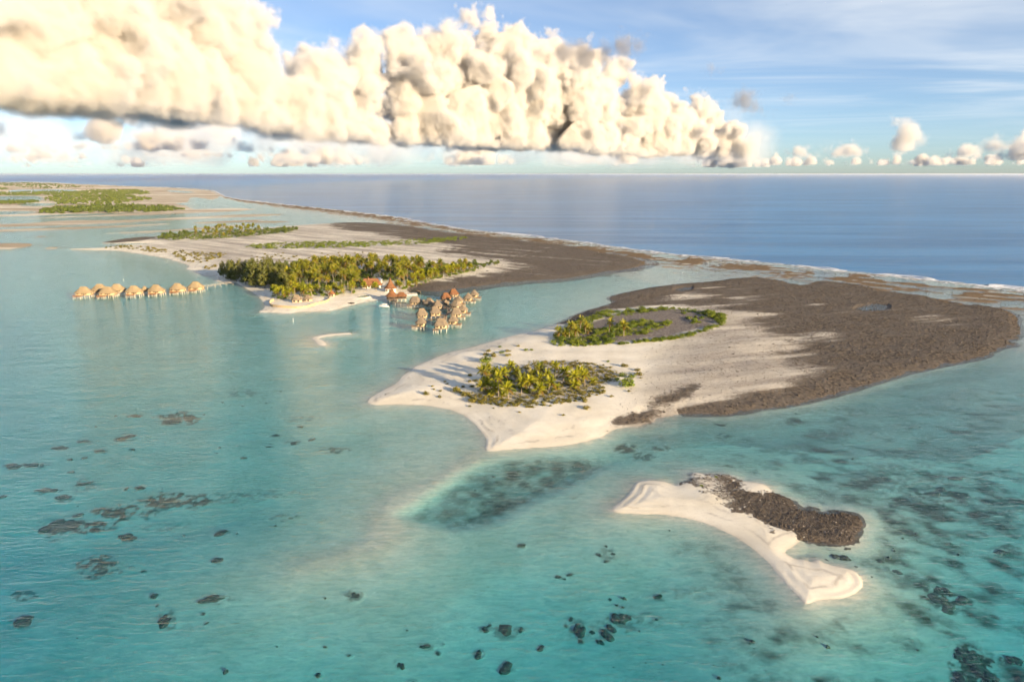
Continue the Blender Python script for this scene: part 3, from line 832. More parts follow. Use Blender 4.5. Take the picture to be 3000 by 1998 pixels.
def cloud_tree(name, lo, hi, res, base, mat, amp, nscale, soft, seed, base_soft):
    """geometry nodes: fill a box with cloud wherever the object's puffs (points with a radius) reach"""
    g = bpy.data.node_groups.new(name, 'GeometryNodeTree')
    g.interface.new_socket('Geometry', in_out='INPUT', socket_type='NodeSocketGeometry')
    g.interface.new_socket('Geometry', in_out='OUTPUT', socket_type='NodeSocketGeometry')
    N, L = g.nodes, g.links
    gi = N.new('NodeGroupInput'); go = N.new('NodeGroupOutput')

    def m(op, a, b=None, clamp=False):
        nd = N.new('ShaderNodeMath'); nd.operation = op; nd.use_clamp = clamp
        for i, v in enumerate((a, b)):
            if v is None: continue
            if hasattr(v, 'links'): L.new(v, nd.inputs[i])
            else: nd.inputs[i].default_value = v
        return nd.outputs[0]
    pos = N.new('GeometryNodeInputPosition').outputs[0]
    lev = N.new('GeometryNodeInputNamedAttribute'); lev.data_type = 'FLOAT'; lev.inputs[0].default_value = 'level'
    rad = N.new('GeometryNodeInputNamedAttribute'); rad.data_type = 'FLOAT'; rad.inputs[0].default_value = 'puff'
    sds = []
    for k in range(3):
        sep = N.new('GeometryNodeSeparateGeometry'); sep.domain = 'POINT'
        cmp_ = m('COMPARE', lev.outputs[0], float(k)); cmp_.node.inputs[2].default_value = .1
        L.new(gi.outputs[0], sep.inputs[0]); L.new(cmp_, sep.inputs[1])
        sn = N.new('GeometryNodeSampleNearest'); sn.domain = 'POINT'
        L.new(sep.outputs[0], sn.inputs[0]); L.new(pos, sn.inputs[1])
        outs = []
        for dt, src in (('FLOAT', rad.outputs[0]), ('FLOAT_VECTOR', pos)):
            si = N.new('GeometryNodeSampleIndex'); si.data_type = dt; si.domain = 'POINT'
            L.new(sep.outputs[0], si.inputs[0]); L.new(src, si.inputs[1]); L.new(sn.outputs[0], si.inputs['Index'])
            outs.append(si.outputs[0])
        dist = N.new('ShaderNodeVectorMath'); dist.operation = 'DISTANCE'
        L.new(outs[1], dist.inputs[0]); L.new(pos, dist.inputs[1])
        sds.append(m('SUBTRACT', outs[0], dist.outputs['Value']))
    sd_ = m('MAXIMUM', m('MAXIMUM', sds[0], sds[1]), sds[2])
    mp = N.new('ShaderNodeVectorMath'); mp.operation = 'ADD'; mp.inputs[1].default_value = (seed * 791.0, seed * 317.0, 0)
    L.new(pos, mp.inputs[0])
    tot = None
    for kk, (sc_, am) in enumerate(((nscale * .8, amp * 1.25), (nscale * 2.7, amp * .62), (nscale * 8.0, amp * .38))):
        nz = N.new('ShaderNodeTexNoise')
        nz.inputs['Scale'].default_value = sc_; nz.inputs['Detail'].default_value = 4; nz.inputs['Roughness'].default_value = .6
        L.new(mp.outputs[0], nz.inputs['Vector'])
        # billows: rounded outward, creased inward
        ab = m('ABSOLUTE', m('SUBTRACT', nz.outputs[0], .5))
        v = m('ADD', m('MULTIPLY', m('SUBTRACT', ab, .08), am * 2.2), m('MULTIPLY', m('SUBTRACT', nz.outputs[0], .5), am * 1.6))
        tot = v if tot is None else m('ADD', tot, v)
    sdn = m('ADD', sd_, tot)
    d = m('MULTIPLY', sdn, 1.0 / soft, clamp=True)
    d = m('POWER', d, 1.4)
    sx = N.new('ShaderNodeSeparateXYZ'); L.new(pos, sx.inputs[0])
    zb = m('ADD', m('SUBTRACT', sx.outputs[2], base), m('MULTIPLY', tot, .45))
    d = m('MULTIPLY', d, m('MULTIPLY', zb, 1.0 / base_soft, clamp=True))
    vc = N.new('GeometryNodeVolumeCube')
    vc.inputs['Min'].default_value = lo; vc.inputs['Max'].default_value = hi
    for ax, nn in zip('XYZ', res): vc.inputs['Resolution ' + ax].default_value = nn
    L.new(d, vc.inputs['Density'])
    sm = N.new('GeometryNodeSetMaterial'); sm.inputs['Material'].default_value = mat
    L.new(vc.outputs[0], sm.inputs[0]); L.new(sm.outputs[0], go.inputs[0])
    return g


def make_cloud(name, puffs, base, mat, voxel, amp, nscale, soft, seed=0, base_soft=90.0, pad=1.0, **props):
    """puffs: list of (x, y, z, r, level)"""
    c = np.array([p[:3] for p in puffs]); org = np.array([c[:, 0].mean(), c[:, 1].mean(), 0])
    me = bpy.data.meshes.new(name)
    me.from_pydata([tuple(q - org) for q in c], [], [])
    a = me.attributes.new('puff', 'FLOAT', 'POINT'); a.data.foreach_set('value', [float(p[3]) for p in puffs])
    a = me.attributes.new('level', 'FLOAT', 'POINT'); a.data.foreach_set('value', [float(p[4]) for p in puffs])
    r = np.array([p[3] for p in puffs]) + amp * 1.2
    lo = (c - org - r[:, None]).min(0); hi = (c - org + r[:, None]).max(0)
    lo[2] = max(lo[2], base - 60)
    res = [int(np.clip((hi[k] - lo[k]) / voxel, 8, 520)) for k in range(3)]
    o = link(name, me, loc=tuple(org), **props)
    md = o.modifiers.new('cloud', 'NODES')
    md.node_group = cloud_tree(name + '_nodes', tuple(lo), tuple(hi), res, base, mat, amp, nscale, soft, seed, base_soft)
    me.materials.append(mat)
    return o


def dirpt(px, py, dist):
    """point at a horizontal distance in the direction of a photo pixel"""
    u = (px - 1500.0) / FPX; v = (py - 999.0) / FPX
    d = np.array([u, CP - v * SP, -SP - v * CP])
    h = math.hypot(d[0], d[1])
    return d / h * dist + np.array([0, 0, CAM_H])


def pile(rng, blobs, base, kids=(10, 8), fill=True):
    """big puffs (photo x, photo y, distance, radius m) with smaller and smaller puffs budding from them"""
    out = []
    for bx, by, dist, rr in blobs:
        rr *= .87
        p = dirpt(bx, by + 14, dist)
        out.append((*p, rr, 0))
        zz = p[2] - rr * .6
        while zz > base - rr * .2 and fill:          # body down to the flat base
            out.append((p[0] + rng.uniform(-.25, .25) * rr, p[1] + rng.uniform(-.25, .25) * rr, zz, rr * rng.uniform(.85, 1.05), 0))
            zz -= rr * .6
        for _ in range(kids[0]):
            v = np.array([rng.gauss(0, 1), rng.gauss(0, 1), rng.gauss(.35, .8)]); v /= np.linalg.norm(v)
            r1 = rr * rng.uniform(.28, .5)
            p1 = p + v * (rr * 1.0 - r1 * .25)
            if p1[2] < base: continue
            out.append((*p1, r1, 1))
            for _ in range(kids[1]):
                w = np.array([rng.gauss(0, 1), rng.gauss(0, 1), rng.gauss(.4, .8)]); w /= np.linalg.norm(w)
                if np.dot(w, v) < -.2: continue
                r2 = r1 * rng.uniform(.25, .48)
                p2 = p1 + w * (r1 - r2 * .2)
                if p2[2] < base: continue
                out.append((*p2, r2, 2))
    return out


def build_clouds():
    rng = random.Random(5)
    F = lambda x, y, d, r: (x * 1.2744, y * 1.2744, d, r)
    m_big = cloud_material('cumulus_vapour', CLOUD_DENS)
    # near left mass
    B = [F(-120,150,7600,900),F(40,90,7600,800),F(160,60,8200,850),F(300,70,8600,850),F(420,100,9000,800),F(520,70,9400,620),F(560,160,9400,620),F(440,190,8800,650),F(280,180,8200,750),F(120,190,7600,700),F(-20,200,7200,650),F(580,35,9600,280),F(60,10,8000,500),F(200,-40,8600,800),F(370,10,9000,550),F(590,200,9600,450),F(490,215,9000,420)]
    make_cloud('cumulus_cloud', pile(rng, B, 650, (9, 7)), 640, m_big, 27, 250, 1 / 600., 120, 1, 120,
               label='huge peach cumulus cloud filling the upper left of the sky', category='cloud', kind='stuff')
    # the long bank that recedes towards the right
    B = [F(640,240,10500,560),F(740,200,12000,700),F(720,135,12500,330),F(830,190,13500,900),F(830,120,13500,480),F(930,180,14500,1000),F(920,130,14500,520),F(1020,170,15500,1100),F(1010,100,15500,560),F(1110,150,16500,1150),F(1130,75,16500,600),F(1160,110,16500,620),F(1200,190,17500,1150),F(1080,250,16000,800),F(950,260,15000,700),F(820,255,13500,600),F(700,260,11500,480),F(1060,90,16000,430),F(1130,50,16500,300)]
    make_cloud('cumulus_cloud', pile(rng, B, 650, (9, 7)), 640, m_big, 37, 340, 1 / 850., 160, 2, 150,
               label='tall towering white cumulus in the middle of the cloud bank', category='cloud', kind='stuff')
    B = [F(1270,200,18500,1250),F(1270,110,18500,560),F(1340,210,19500,1200),F(1330,120,19500,430),F(1400,240,21000,1250),F(1410,175,21000,480),F(1480,260,22500,1150),F(1540,280,24000,1150),F(1530,225,24000,480),F(1600,290,25500,1050),F(1610,235,25500,420),F(1650,310,27000,850),F(1640,250,27000,330),F(1680,335,28000,450),F(1300,290,19000,800),F(1420,310,21500,800),F(1560,335,25000,650)]
    make_cloud('cumulus_cloud', pile(rng, B, 650, (9, 7)), 640, m_big, 47, 420, 1 / 1050., 200, 3, 180,
               label='bright cream cumulus at the right end of the cloud bank', category='cloud', kind='stuff')

    # small cumuli scattered below and beyond the bank: photo x, base y, top y, half width
    def field(lst, seed, mat, voxel, name, base=640, **props):
        rng = random.Random(seed)
        puffs = []
        for x, yb, yt, hw in lst:
            e = dirpt(x * 1.2744, yb * 1.2744, 1000.0)
            dist = (base - CAM_H) / max((e[2] - CAM_H) / 1000.0, .004)
            k = dist * 1.2744 / FPX
            top = max((yb - yt) * k * 1.35, 160.0); w = hw * k * 1.3
            n = max(3, int(4.5 * w / top) + 1)
            ux = dirpt(x * 1.2744, yb * 1.2744, dist)
            side = np.array([ux[1], -ux[0], 0]) / dist
            for q in range(n):
                f = (q + .5) / n * 2 - 1
                hgt = top * (1 - .6 * f * f) * rng.choice((.3, .4, .55, .8, 1.0, 1.2))
                r0 = min(hgt * .62, max(w, 200)) * rng.uniform(.7, 1.1)
                p = ux + side * (f * w * .9) + np.array([0, rng.uniform(-.6, .6) * w, 0])
                p[2] = base
                z = r0 * .4
                while True:
                    puffs.append((p[0] + rng.uniform(-.6, .6) * r0, p[1] + rng.uniform(-.6, .6) * r0, base + z, r0 * rng.uniform(.8, 1.05), 0))
                    for _ in range(5):
                        v = np.array([rng.gauss(0, 1), rng.gauss(0, 1), rng.gauss(.4, .7)]); v /= np.linalg.norm(v)
                        r1 = r0 * rng.uniform(.25, .5); p1 = np.array([p[0], p[1], base + z]) + v * r0 * .95
                        puffs.append((*p1, r1, 1)); puffs.append((*(p1 + v * r1 * .8), r1 * .45, 2))
                    z += r0 * .7
                    if z + r0 > hgt: break
        make_cloud(name, puffs, base, mat, voxel, voxel * 2.4, 1 / (voxel * 11.0), voxel * 1.8, seed, voxel * .8, **props)
    m_far = cloud_material('distant_cumulus_vapour', .007)
    rg = random.Random(11)
    L1 = [(30,312,290,60),(150,325,306,40),(296,347,286,40),(335,347,306,40),(400,335,308,46),(470,345,322,100),(610,352,330,60),(230,345,328,50),(60,352,334,50),(700,352,338,40),(430,362,344,70),(120,366,350,60),(560,340,326,30)]
    field(L1, 21, m_far, 60, 'distant_clouds', kind='stuff', label='small cream cumulus clouds under the big bank at the left', category='clouds')
    L2 = []
    for q in range(34):
        x = rg.uniform(-40, 1700); yb = rg.uniform(366, 385)
        L2.append((x, yb, yb - rg.choice((6, 8, 10, 14, 18, 26, 34)), rg.choice((12, 20, 30, 45, 70))))
    field(L2, 22, m_far, 120, 'horizon_clouds', kind='stuff', label='row of pale clouds low along the left horizon', category='clouds')
    L3 = [(2092,350,296,30),(1946,358,328,30),(1930,362,345,46),(1800,362,343,30),(1850,361,338,30),(2290,350,308,50),(2340,348,296,40),(2240,364,336,40),(2320,368,340,60),(1900,380,362,70),(2080,380,364,60),(2240,380,358,80),(1725,362,350,16),(1770,379,360,60)]
    field(L3, 23, m_far, 80, 'horizon_clouds', kind='stuff', label='small scattered cumulus low over the right horizon', category='clouds')
    # pale veil of far vapour along the horizon
    m_veil = cloud_material('far_veil_vapour', .00030, 0, (.97, .965, .96))
    rv = random.Random(8)
    pf = [(rv.uniform(-46000, 16000), rv.uniform(44000, 58000), rv.uniform(900, 3600), rv.uniform(1300, 2600), q % 3) for q in range(140)]
    make_cloud('far_cloud_veil', pf, 500, m_veil, 280, 700, 1 / 3000., 1600, 40, 600, kind='stuff', label='pale veil of far cloud low over the left and middle horizon', category='clouds')
    # torn scud above the bank, its shade put into a dark grey albedo
    m_scud = cloud_material('shade_grey_scud_vapour', .008, 0, (.50, .49, .50))
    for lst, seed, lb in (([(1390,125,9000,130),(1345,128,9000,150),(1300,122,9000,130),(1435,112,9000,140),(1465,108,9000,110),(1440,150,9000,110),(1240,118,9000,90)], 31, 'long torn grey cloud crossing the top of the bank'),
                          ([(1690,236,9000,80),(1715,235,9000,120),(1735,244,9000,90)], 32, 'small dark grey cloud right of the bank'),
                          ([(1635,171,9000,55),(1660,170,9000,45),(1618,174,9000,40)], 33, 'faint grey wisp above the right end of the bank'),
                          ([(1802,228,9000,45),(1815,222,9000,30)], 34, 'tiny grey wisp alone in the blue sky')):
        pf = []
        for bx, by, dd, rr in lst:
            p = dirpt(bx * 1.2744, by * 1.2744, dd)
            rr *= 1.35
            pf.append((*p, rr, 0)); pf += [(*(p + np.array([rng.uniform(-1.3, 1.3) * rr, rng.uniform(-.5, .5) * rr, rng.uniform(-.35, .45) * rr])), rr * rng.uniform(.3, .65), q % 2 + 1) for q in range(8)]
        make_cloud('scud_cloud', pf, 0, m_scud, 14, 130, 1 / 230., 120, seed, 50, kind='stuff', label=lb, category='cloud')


CLOUD_DENS = .014
build_clouds()
# ------------------------------------------------------------------ plants
def leaf_material(name, c0, c1, c2, trans=.35, scale=.35):
    t = NT(name)
    pos = t.pos()
    oi = t.n('ShaderNodeObjectInfo')
    nb = t.noise(pos, scale, 3, .6)
    at = t.n('ShaderNodeAttribute', _attribute_name='tint')
    c = t.mix(t.mapr(nb, .35, .65), c0, c1)
    c = t.mix(t.math('MULTIPLY', oi.outputs['Random'], .45), c, c2)
    c = t.mix(t.math('MULTIPLY', at.outputs['Fac'], .8), c, (.16, .085, .022))
    t.l(c, t.bsdf.inputs['Base Color'])
    t.bsdf.inputs['Roughness'].default_value = .55
    t.bsdf.inputs['Specular IOR Level'].default_value = .3
    tl = t.n('ShaderNodeBsdfTranslucent'); t.l(c, tl.inputs[0])
    mx = t.n('ShaderNodeMixShader'); mx.inputs[0].default_value = trans
    t.l(t.bsdf.outputs[0], mx.inputs[1]); t.l(tl.outputs[0], mx.inputs[2]); t.l(mx.outputs[0], t.out.inputs['Surface'])
    return t.m


def bark_material(name, c0, c1):
    t = NT(name)
    n_ = t.noise(t.mapping(t.pos(), (1, 1, 4)), 1.6, 4, .6)
    t.l(t.mix(n_, c0, c1), t.bsdf.inputs['Base Color'])
    t.bsdf.inputs['Roughness'].default_value = .9
    t.l(t.bump(n_, .4, .05), t.bsdf.inputs['Normal'])
    return t.m


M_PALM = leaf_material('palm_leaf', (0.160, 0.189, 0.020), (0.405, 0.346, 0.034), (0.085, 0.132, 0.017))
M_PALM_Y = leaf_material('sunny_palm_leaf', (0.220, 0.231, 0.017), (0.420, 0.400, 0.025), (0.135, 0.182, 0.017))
M_BROAD = leaf_material('broad_leaf', (0.076, 0.123, 0.017), (0.203, 0.231, 0.032), (0.051, 0.090, 0.017), .25)
M_PINE = leaf_material('ironwood_needle', (0.101, 0.123, 0.025), (0.194, 0.189, 0.043), (0.076, 0.099, 0.023), .25)
M_SCRUB = leaf_material('scrub_leaf', (0.119, 0.128, 0.025), (0.294, 0.250, 0.048), (0.175, 0.140, 0.034), .25)
M_HELIO = leaf_material('bright_bush_leaf', (0.110, 0.173, 0.017), (0.279, 0.305, 0.032), (0.085, 0.140, 0.017), .3)
M_TRUNK = bark_material('palm_trunk', (.20, .165, .125), (.36, .31, .25))
M_WOODBARK = bark_material('tree_bark', (.09, .07, .055), (.18, .145, .115))


def tube(path, radii, k=6):
    """swept tube as vertex and quad lists"""
    V, Q = [], []
    for i, p in enumerate(path):
        p = Vector(p)
        d = (Vector(path[min(i + 1, len(path) - 1)]) - Vector(path[max(i - 1, 0)])).normalized()
        a = d.orthogonal().normalized(); b = d.cross(a)
        for j in range(k):
            th = 2 * math.pi * j / k
            V.append(p + (a * math.cos(th) + b * math.sin(th)) * radii[i])
    for i in range(len(path) - 1):
        for j in range(k):
            Q.append((i * k + j, i * k + (j + 1) % k, (i + 1) * k + (j + 1) % k, (i + 1) * k + j))
    V.append(Vector(path[-1]))
    for j in range(k):
        Q.append(((len(path) - 1) * k + j, (len(path) - 1) * k + (j + 1) % k, len(V) - 1))
    return V, Q


def pymesh(name, V, F, mat, smooth=False, tint=None):
    me = bpy.data.meshes.new(name)
    me.from_pydata([tuple(v) for v in V], [], F)
    me.materials.append(mat)
    if smooth:
        me.polygons.foreach_set('use_smooth', [True] * len(me.polygons))
    if tint is not None:
        a = me.attributes.new('tint', 'FLOAT', 'POINT'); a.data.foreach_set('value', tint)
    me.update()
    return me


def frond_geo(rng, L, rise, droop, lw, nl=11, dead=0.0):
    """one feather leaf: midrib bends from the crown centre out along +X, leaflets hang to both sides"""
    V, F, T = [], [], []
    def mid(s):
        return Vector((L * (s * math.cos(rise) * (1 - .12 * s)), 0, L * (s * math.sin(rise) - droop * s * s)))
    side_droop = .55
    n = nl
    for i in range(n):
        s0 = .10 + .9 * i / n; s1 = s0 + 1.15 / n
        p0, p1 = mid(s0), mid(s1)
        ll = lw * math.sin(math.pi * min(.97, .16 + .80 * s0)) * rng.uniform(.85, 1.12)
        for sg in (-1, 1):
            tip = mid(min(1, s0 + .16)) + Vector((ll * .25, sg * ll * math.cos(side_droop), -ll * math.sin(side_droop)))
            b = len(V)
            V += [p0, p1, tip]
            F.append((b, b + 1, b + 2) if sg > 0 else (b + 1, b, b + 2))
            T += [dead] * 3
    # midrib strip
    for i in range(5):
        a, c = mid(i / 5), mid((i + 1) / 5)
        w = .07 * (1 - i / 6)
        b = len(V)
        V += [a + Vector((0, w, .01)), a + Vector((0, -w, .01)), c + Vector((0, -w * .8, .01)), c + Vector((0, w * .8, .01))]
        F.append((b, b + 1, b + 2, b + 3)); T += [dead * .6] * 4
    return V, F, T


def crown_set(rng, n, L, lw):
    """list of (vertices, faces, tints) of the fronds of one palm, already turned into place"""
    out = []
    for i in range(n):
        az = i * 2.399963 + rng.uniform(-.25, .25)
        f = i / (n - 1)
        rise = R(78 - 92 * f + rng.uniform(-8, 8))
        dr = .18 + .42 * f + rng.uniform(-.04, .06)
        ll = L * (.80 + .2 * math.sin(math.pi * min(1, f + .25))) * rng.uniform(.9, 1.08)
        V, F, T = frond_geo(rng, ll, rise, dr, lw, 11, 1.0 if f > .88 else (.35 if f > .72 else 0.0))
        m = Matrix.Rotation(az, 3, 'Z')
        out.append(([m @ v for v in V], F, T))
    return out


def palm_trunk_geo(rng, h, lean):
    la = rng.uniform(0, 6.28)
    dx, dy = math.cos(la) * lean, math.sin(la) * lean
    pts, rad = [], []
    for i in range(7):
        s = i / 6
        pts.append((dx * s ** 1.8, dy * s ** 1.8, h * s - .3 * (i == 0)))
        rad.append(.24 * (1 - .45 * s) + (.14 if i == 0 else 0))
    return pts, rad


def merge(parts):
    V, F, T = [], [], []
    for v, f, t_ in parts:
        b = len(V)
        V += v; T += t_
        F += [tuple(i + b for i in q) for q in f]
    return V, F, T


def make_palm(rng, h, lean, L, nf, mat, split):
    """returns mesh data of a palm: trunk, and fronds (separate or as one crown)"""
    pts, rad = palm_trunk_geo(rng, h, lean)
    V, Q = tube(pts, rad, 6)
    trunk = pymesh('palm_trunk', V, Q, M_TRUNK, True)
    top = Vector(pts[-1])
    fr = crown_set(rng, nf, L, L * .30)
    if split:
        return trunk, [pymesh('palm_frond', [v + top for v in a], f, mat, False, t_) for a, f, t_ in fr], None
    a, f, t_ = merge(fr)
    return trunk, None, pymesh('palm_crown', [v + top for v in a], f, mat, False, t_)


def leaf_cloud(rng, lobes, n, size, droop=0.0, up=.3, quad=True):
    """leaf-sized faces spread through lobes (x, y, z, rx, ry, rz)"""
    V, F = [], []
    wts = [a[3] * a[4] * a[5] for a in lobes]
    for _ in range(n):
        x, y, z, rx, ry, rz = rng.choices(lobes, wts)[0]
        while True:
            d = Vector((rng.uniform(-1, 1), rng.uniform(-1, 1), rng.uniform(-1, 1)))
            l = d.length
            if .05 < l < 1 and rng.random() < .25 + .75 * l * l: break
        p = Vector((x + d.x * rx, y + d.y * ry, z + d.z * rz))
        if p.z < .05: p.z = .05 + rng.random() * .2
        nrm = (Vector((d.x, d.y, d.z + up)) + Vector((rng.gauss(0, .5), rng.gauss(0, .5), rng.gauss(0, .5)))).normalized()
        a = nrm.orthogonal().normalized(); b = nrm.cross(a)
        th = rng.uniform(0, 6.28)
        a, b = a * math.cos(th) + b * math.sin(th), b * math.cos(th) - a * math.sin(th)
        s = size * rng.uniform(.6, 1.35)
        i = len(V)
        dr = Vector((0, 0, -droop * s))
        V += [p - a * s + dr * .3, p - b * s * .55, p + a * s + dr, p + b * s * .55]
        F.append((i, i + 1, i + 2, i + 3))
    return V, F


def bush_mesh(rng, kind):
    """unit bush about 1 m in radius; scaled when placed"""
    if kind == 'scrub':
        lob = [(rng.uniform(-.5, .5), rng.uniform(-.5, .5), rng.uniform(.2, .45), rng.uniform(.35, .6), rng.uniform(.35, .6), rng.uniform(.28, .5)) for _ in range(7)]
        V, F = leaf_cloud(rng, lob, 210, .125, -.6, .8)
        return pymesh('scrub_bush', V, F, M_SCRUB)
    lob = [(0, 0, .42, .75, .75, .42)] + [(rng.uniform(-.55, .55), rng.uniform(-.55, .55), rng.uniform(.3, .62), rng.uniform(.3, .5), rng.uniform(.3, .5), rng.uniform(.25, .42)) for _ in range(8)]
    V, F = leaf_cloud(rng, lob, 330, .115, 0, .6)
    return pymesh('leafy_bush', V, F, M_HELIO)


def tree_meshes(rng, kind):
    """trunk and crown of a tree about 1 unit tall for every metre of h = 12"""
    h = 12.0
    tv, tq = [], []
    def add(path, rad):
        b = len(tv)
        v, q = tube(path, rad, 5)
        tv.extend(v); tq.extend([tuple(i + b for i in f) for f in q])
    if kind == 'pine':
        add([(0, 0, -.3), (.15, .1, 4), (.1, -.1, 8), (0, 0, 11.5)], [.32, .24, .15, .05])
        lob = []
        for i in range(13):
            z = 2.6 + i * .74
            rr = 3.1 * (1 - (z / 13.2) ** 2.2) + .5
            th = i * 2.4
            q = (math.cos(th) * rr * .62, math.sin(th) * rr * .62, z)
            lob.append((*q, rr * .62, rr * .62, 1.35))
            add([(0, 0, z - .8), q], [.10, .03])
        V, F = leaf_cloud(rng, lob, 1500, .42, .55, .2)
        m = M_PINE
    else:
        add([(0, 0, -.3), (.2, 0, 2.5), (.1, .2, 5)], [.40, .30, .22])
        lob = []
        for i in range(11):
            th = i * 2.4 + rng.uniform(-.4, .4); q = math.sqrt((i + .5) / 11) * 3.6
            z = 9.6 - q * q * .28 + rng.uniform(-1.2, 1.0) - (2.2 if i % 3 == 2 else 0)
            c = (math.cos(th) * q, math.sin(th) * q, z)
            lob.append((*c, rng.uniform(1.5, 2.2), rng.uniform(1.5, 2.2), rng.uniform(1.1, 1.7)))
            add([(.1, .2, 4.6), (c[0] * .5, c[1] * .5, z * .72), c], [.16, .09, .03])
        V, F = leaf_cloud(rng, lob, 1500, .40, .2, .5)
        m = M_BROAD
    return pymesh('tree_trunk', tv, tq, M_WOODBARK, True), pymesh('tree_crown', V, F, m)


rngv = random.Random(77)


def place_palm(data, x, y, scale, rz, label, group, name='coconut_palm'):
    z = zat(x, y)
    tr, frs, crown = data
    e = link(name, None, loc=(x, y, z - .05), rot=(rngv.uniform(-.09, .09), rngv.uniform(-.09, .09), rz), scale=(scale * rngv.uniform(.85, 1.15), scale * rngv.uniform(.85, 1.15), scale * rngv.uniform(.88, 1.15) if name == 'coconut_palm' and scale != 1.0 else scale), label=label, category='palm tree', group=group)
    link('trunk', tr, e)
    if frs:
        for f in frs:
            link('frond', f, e)
    else:
        link('crown', crown, e)
    return e


def build_near_palms():
    # base and crown centre of every palm of the front grove (view V5) with what tells it apart
    G1 = [(550,1185,545,1050,'nearest palm of the front grove, its slim pale trunk standing on open sand'),
          (432,1140,430,925,'tall palm with a long bare trunk at the left of the front grove'),
          (695,1100,690,980,'yellow-green palm with a short trunk, left of the middle pair in the front grove'),
          (793,1100,788,968,'slim palm leaning beside the yellow-green one in the middle of the front grove'),
          (905,1125,900,1050,'low yellow palm in front of the middle of the front grove'),
          (1012,1070,1020,982,'yellow palm with slanting trunk at the right end of the dense front grove'),
          (1305,1040,1300,892,'tall thin palm with a small yellow palm at its foot'),
          (1427,1030,1425,898,'straight palm standing farthest right on the front lobe'),
          (1177,995,1165,858,'lone slim palm between the dense grove and the right pair'),
          (1075,930,1068,792,'tall palm at the back of the front grove with a bare visible trunk'),
          (395,1110,385,1035,'palm with spreading fronds just left of the nearest palm'),
          (325,1085,300,965,'palm on the left flank of the front grove below the tallest crowns'),
          (480,1030,472,872,'bright yellow-green palm high in the left part of the front grove'),
          (275,1040,282,830,'leftmost tall dark green palm of the front grove'),
          (560,950,565,795,'highest palm crown behind the left part of the front grove'),
          (400,1010,412,865,'palm in the thick of the left crowns of the front grove'),
          (630,960,640,855,'dark shaded palm behind the centre left of the front grove'),
          (910,930,910,815,'dark palm with spiky crown at the back middle of the front grove'),
          (900,1040,895,922,'palm with arching yellow fronds above the low yellow palm'),
          (1000,1000,1000,885,'dusty olive palm at the back right of the dense front grove'),
          (1312,1050,1312,1000,'small bright yellow palm at the foot of the tall thin palm'),
          (1378,935,1382,845,'short palm tucked behind the right pair on the front lobe'),
          (1515,990,1510,962,'little orange-tipped palm right of the straight palm'),
          (1100,1065,1095,1045,'stunted palm at the right foot of the dense front grove'),
          (345,1130,345,1105,'trunkless young palm at the left foot of the front grove'),
          (470,1140,465,1118,'trunkless orange-yellow palm behind the nearest palm'),
          (310,930,330,842,'back left palm of the front grove, half hidden'),
          (820,965,812,890,'half hidden palm behind the middle pair of the front grove'),
          (250,1100,255,1010,'low dark palm at the far left edge of the front grove'),
          (700,1010,705,930,'shaded palm behind the yellow-green one in the front grove')]
    G2 = [(290,500,258,335,'slim palm with a leaning bare trunk at the left of the rear lobe'),
          (372,515,372,405,'front palm of the left group on the rear lobe, fronds hanging wide'),
          (400,480,372,335,'tall palm rising behind the front palm of the rear lobe'),
          (492,450,490,335,'rightmost palm of the left group on the rear lobe'),
          (787,455,790,308,'lone tall palm in the middle of the rear lobe shrubs'),
          (972,492,978,348,'lone palm right of the middle of the rear lobe shrubs'),
          (165,505,160,415,'low wide palm at the left shore of the rear lobe'),
          (425,410,425,275,'hazy olive palm at the back of the left group on the rear lobe'),
          (540,440,525,395,'short olive palm right of the left group on the rear lobe'),
          (245,500,255,425,'small palm hidden under the leaning palm of the rear lobe')]
    for vw, lst, grp in ((V5, G1, 'palms of the front grove'), (V10, G2, 'palms of the rear lobe')):
        for i, (bx, by, cx, cyy, lb) in enumerate(lst):
            b, c = vw([(bx, by), (cx, cyy)])
            h = max(.5, height_at(b, c))
            x, y = P(*b)
            cxw = (c[0] - b[0]) / FPX * math.hypot(y, CAM_H)
            L = 4.5 if h > 2 else 3.2
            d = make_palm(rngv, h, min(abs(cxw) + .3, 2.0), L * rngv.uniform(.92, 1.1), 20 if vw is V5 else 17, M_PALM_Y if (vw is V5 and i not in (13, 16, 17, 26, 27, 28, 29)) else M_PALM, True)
            place_palm(d, x, y, 1.0, 0, lb, grp)


def inside(poly, x, y):
    n = len(poly); c = False
    for i in range(n):
        ax, ay = poly[i]; bx, by = poly[(i + 1) % n]
        if (ay > y) != (by > y) and x < (bx - ax) * (y - ay) / (by - ay) + ax: c = not c
    return c


def scatter(poly_px, n, rng, mind, taken):
    """ground points spread through a traced area, evenly over the ground"""
    g = ground(poly_px)
    xs = [p[0] for p in g]; ys = [p[1] for p in g]
    out = []; tries = 0
    while len(out) < n and tries < n * 60:
        tries += 1
        x, y = rng.uniform(min(xs), max(xs)), rng.uniform(min(ys), max(ys))
        if not inside(g, x, y): continue
        if any((x - a) ** 2 + (y - b) ** 2 < mind * mind for a, b in taken): continue
        taken.append((x, y)); out.append((x, y))
    return out


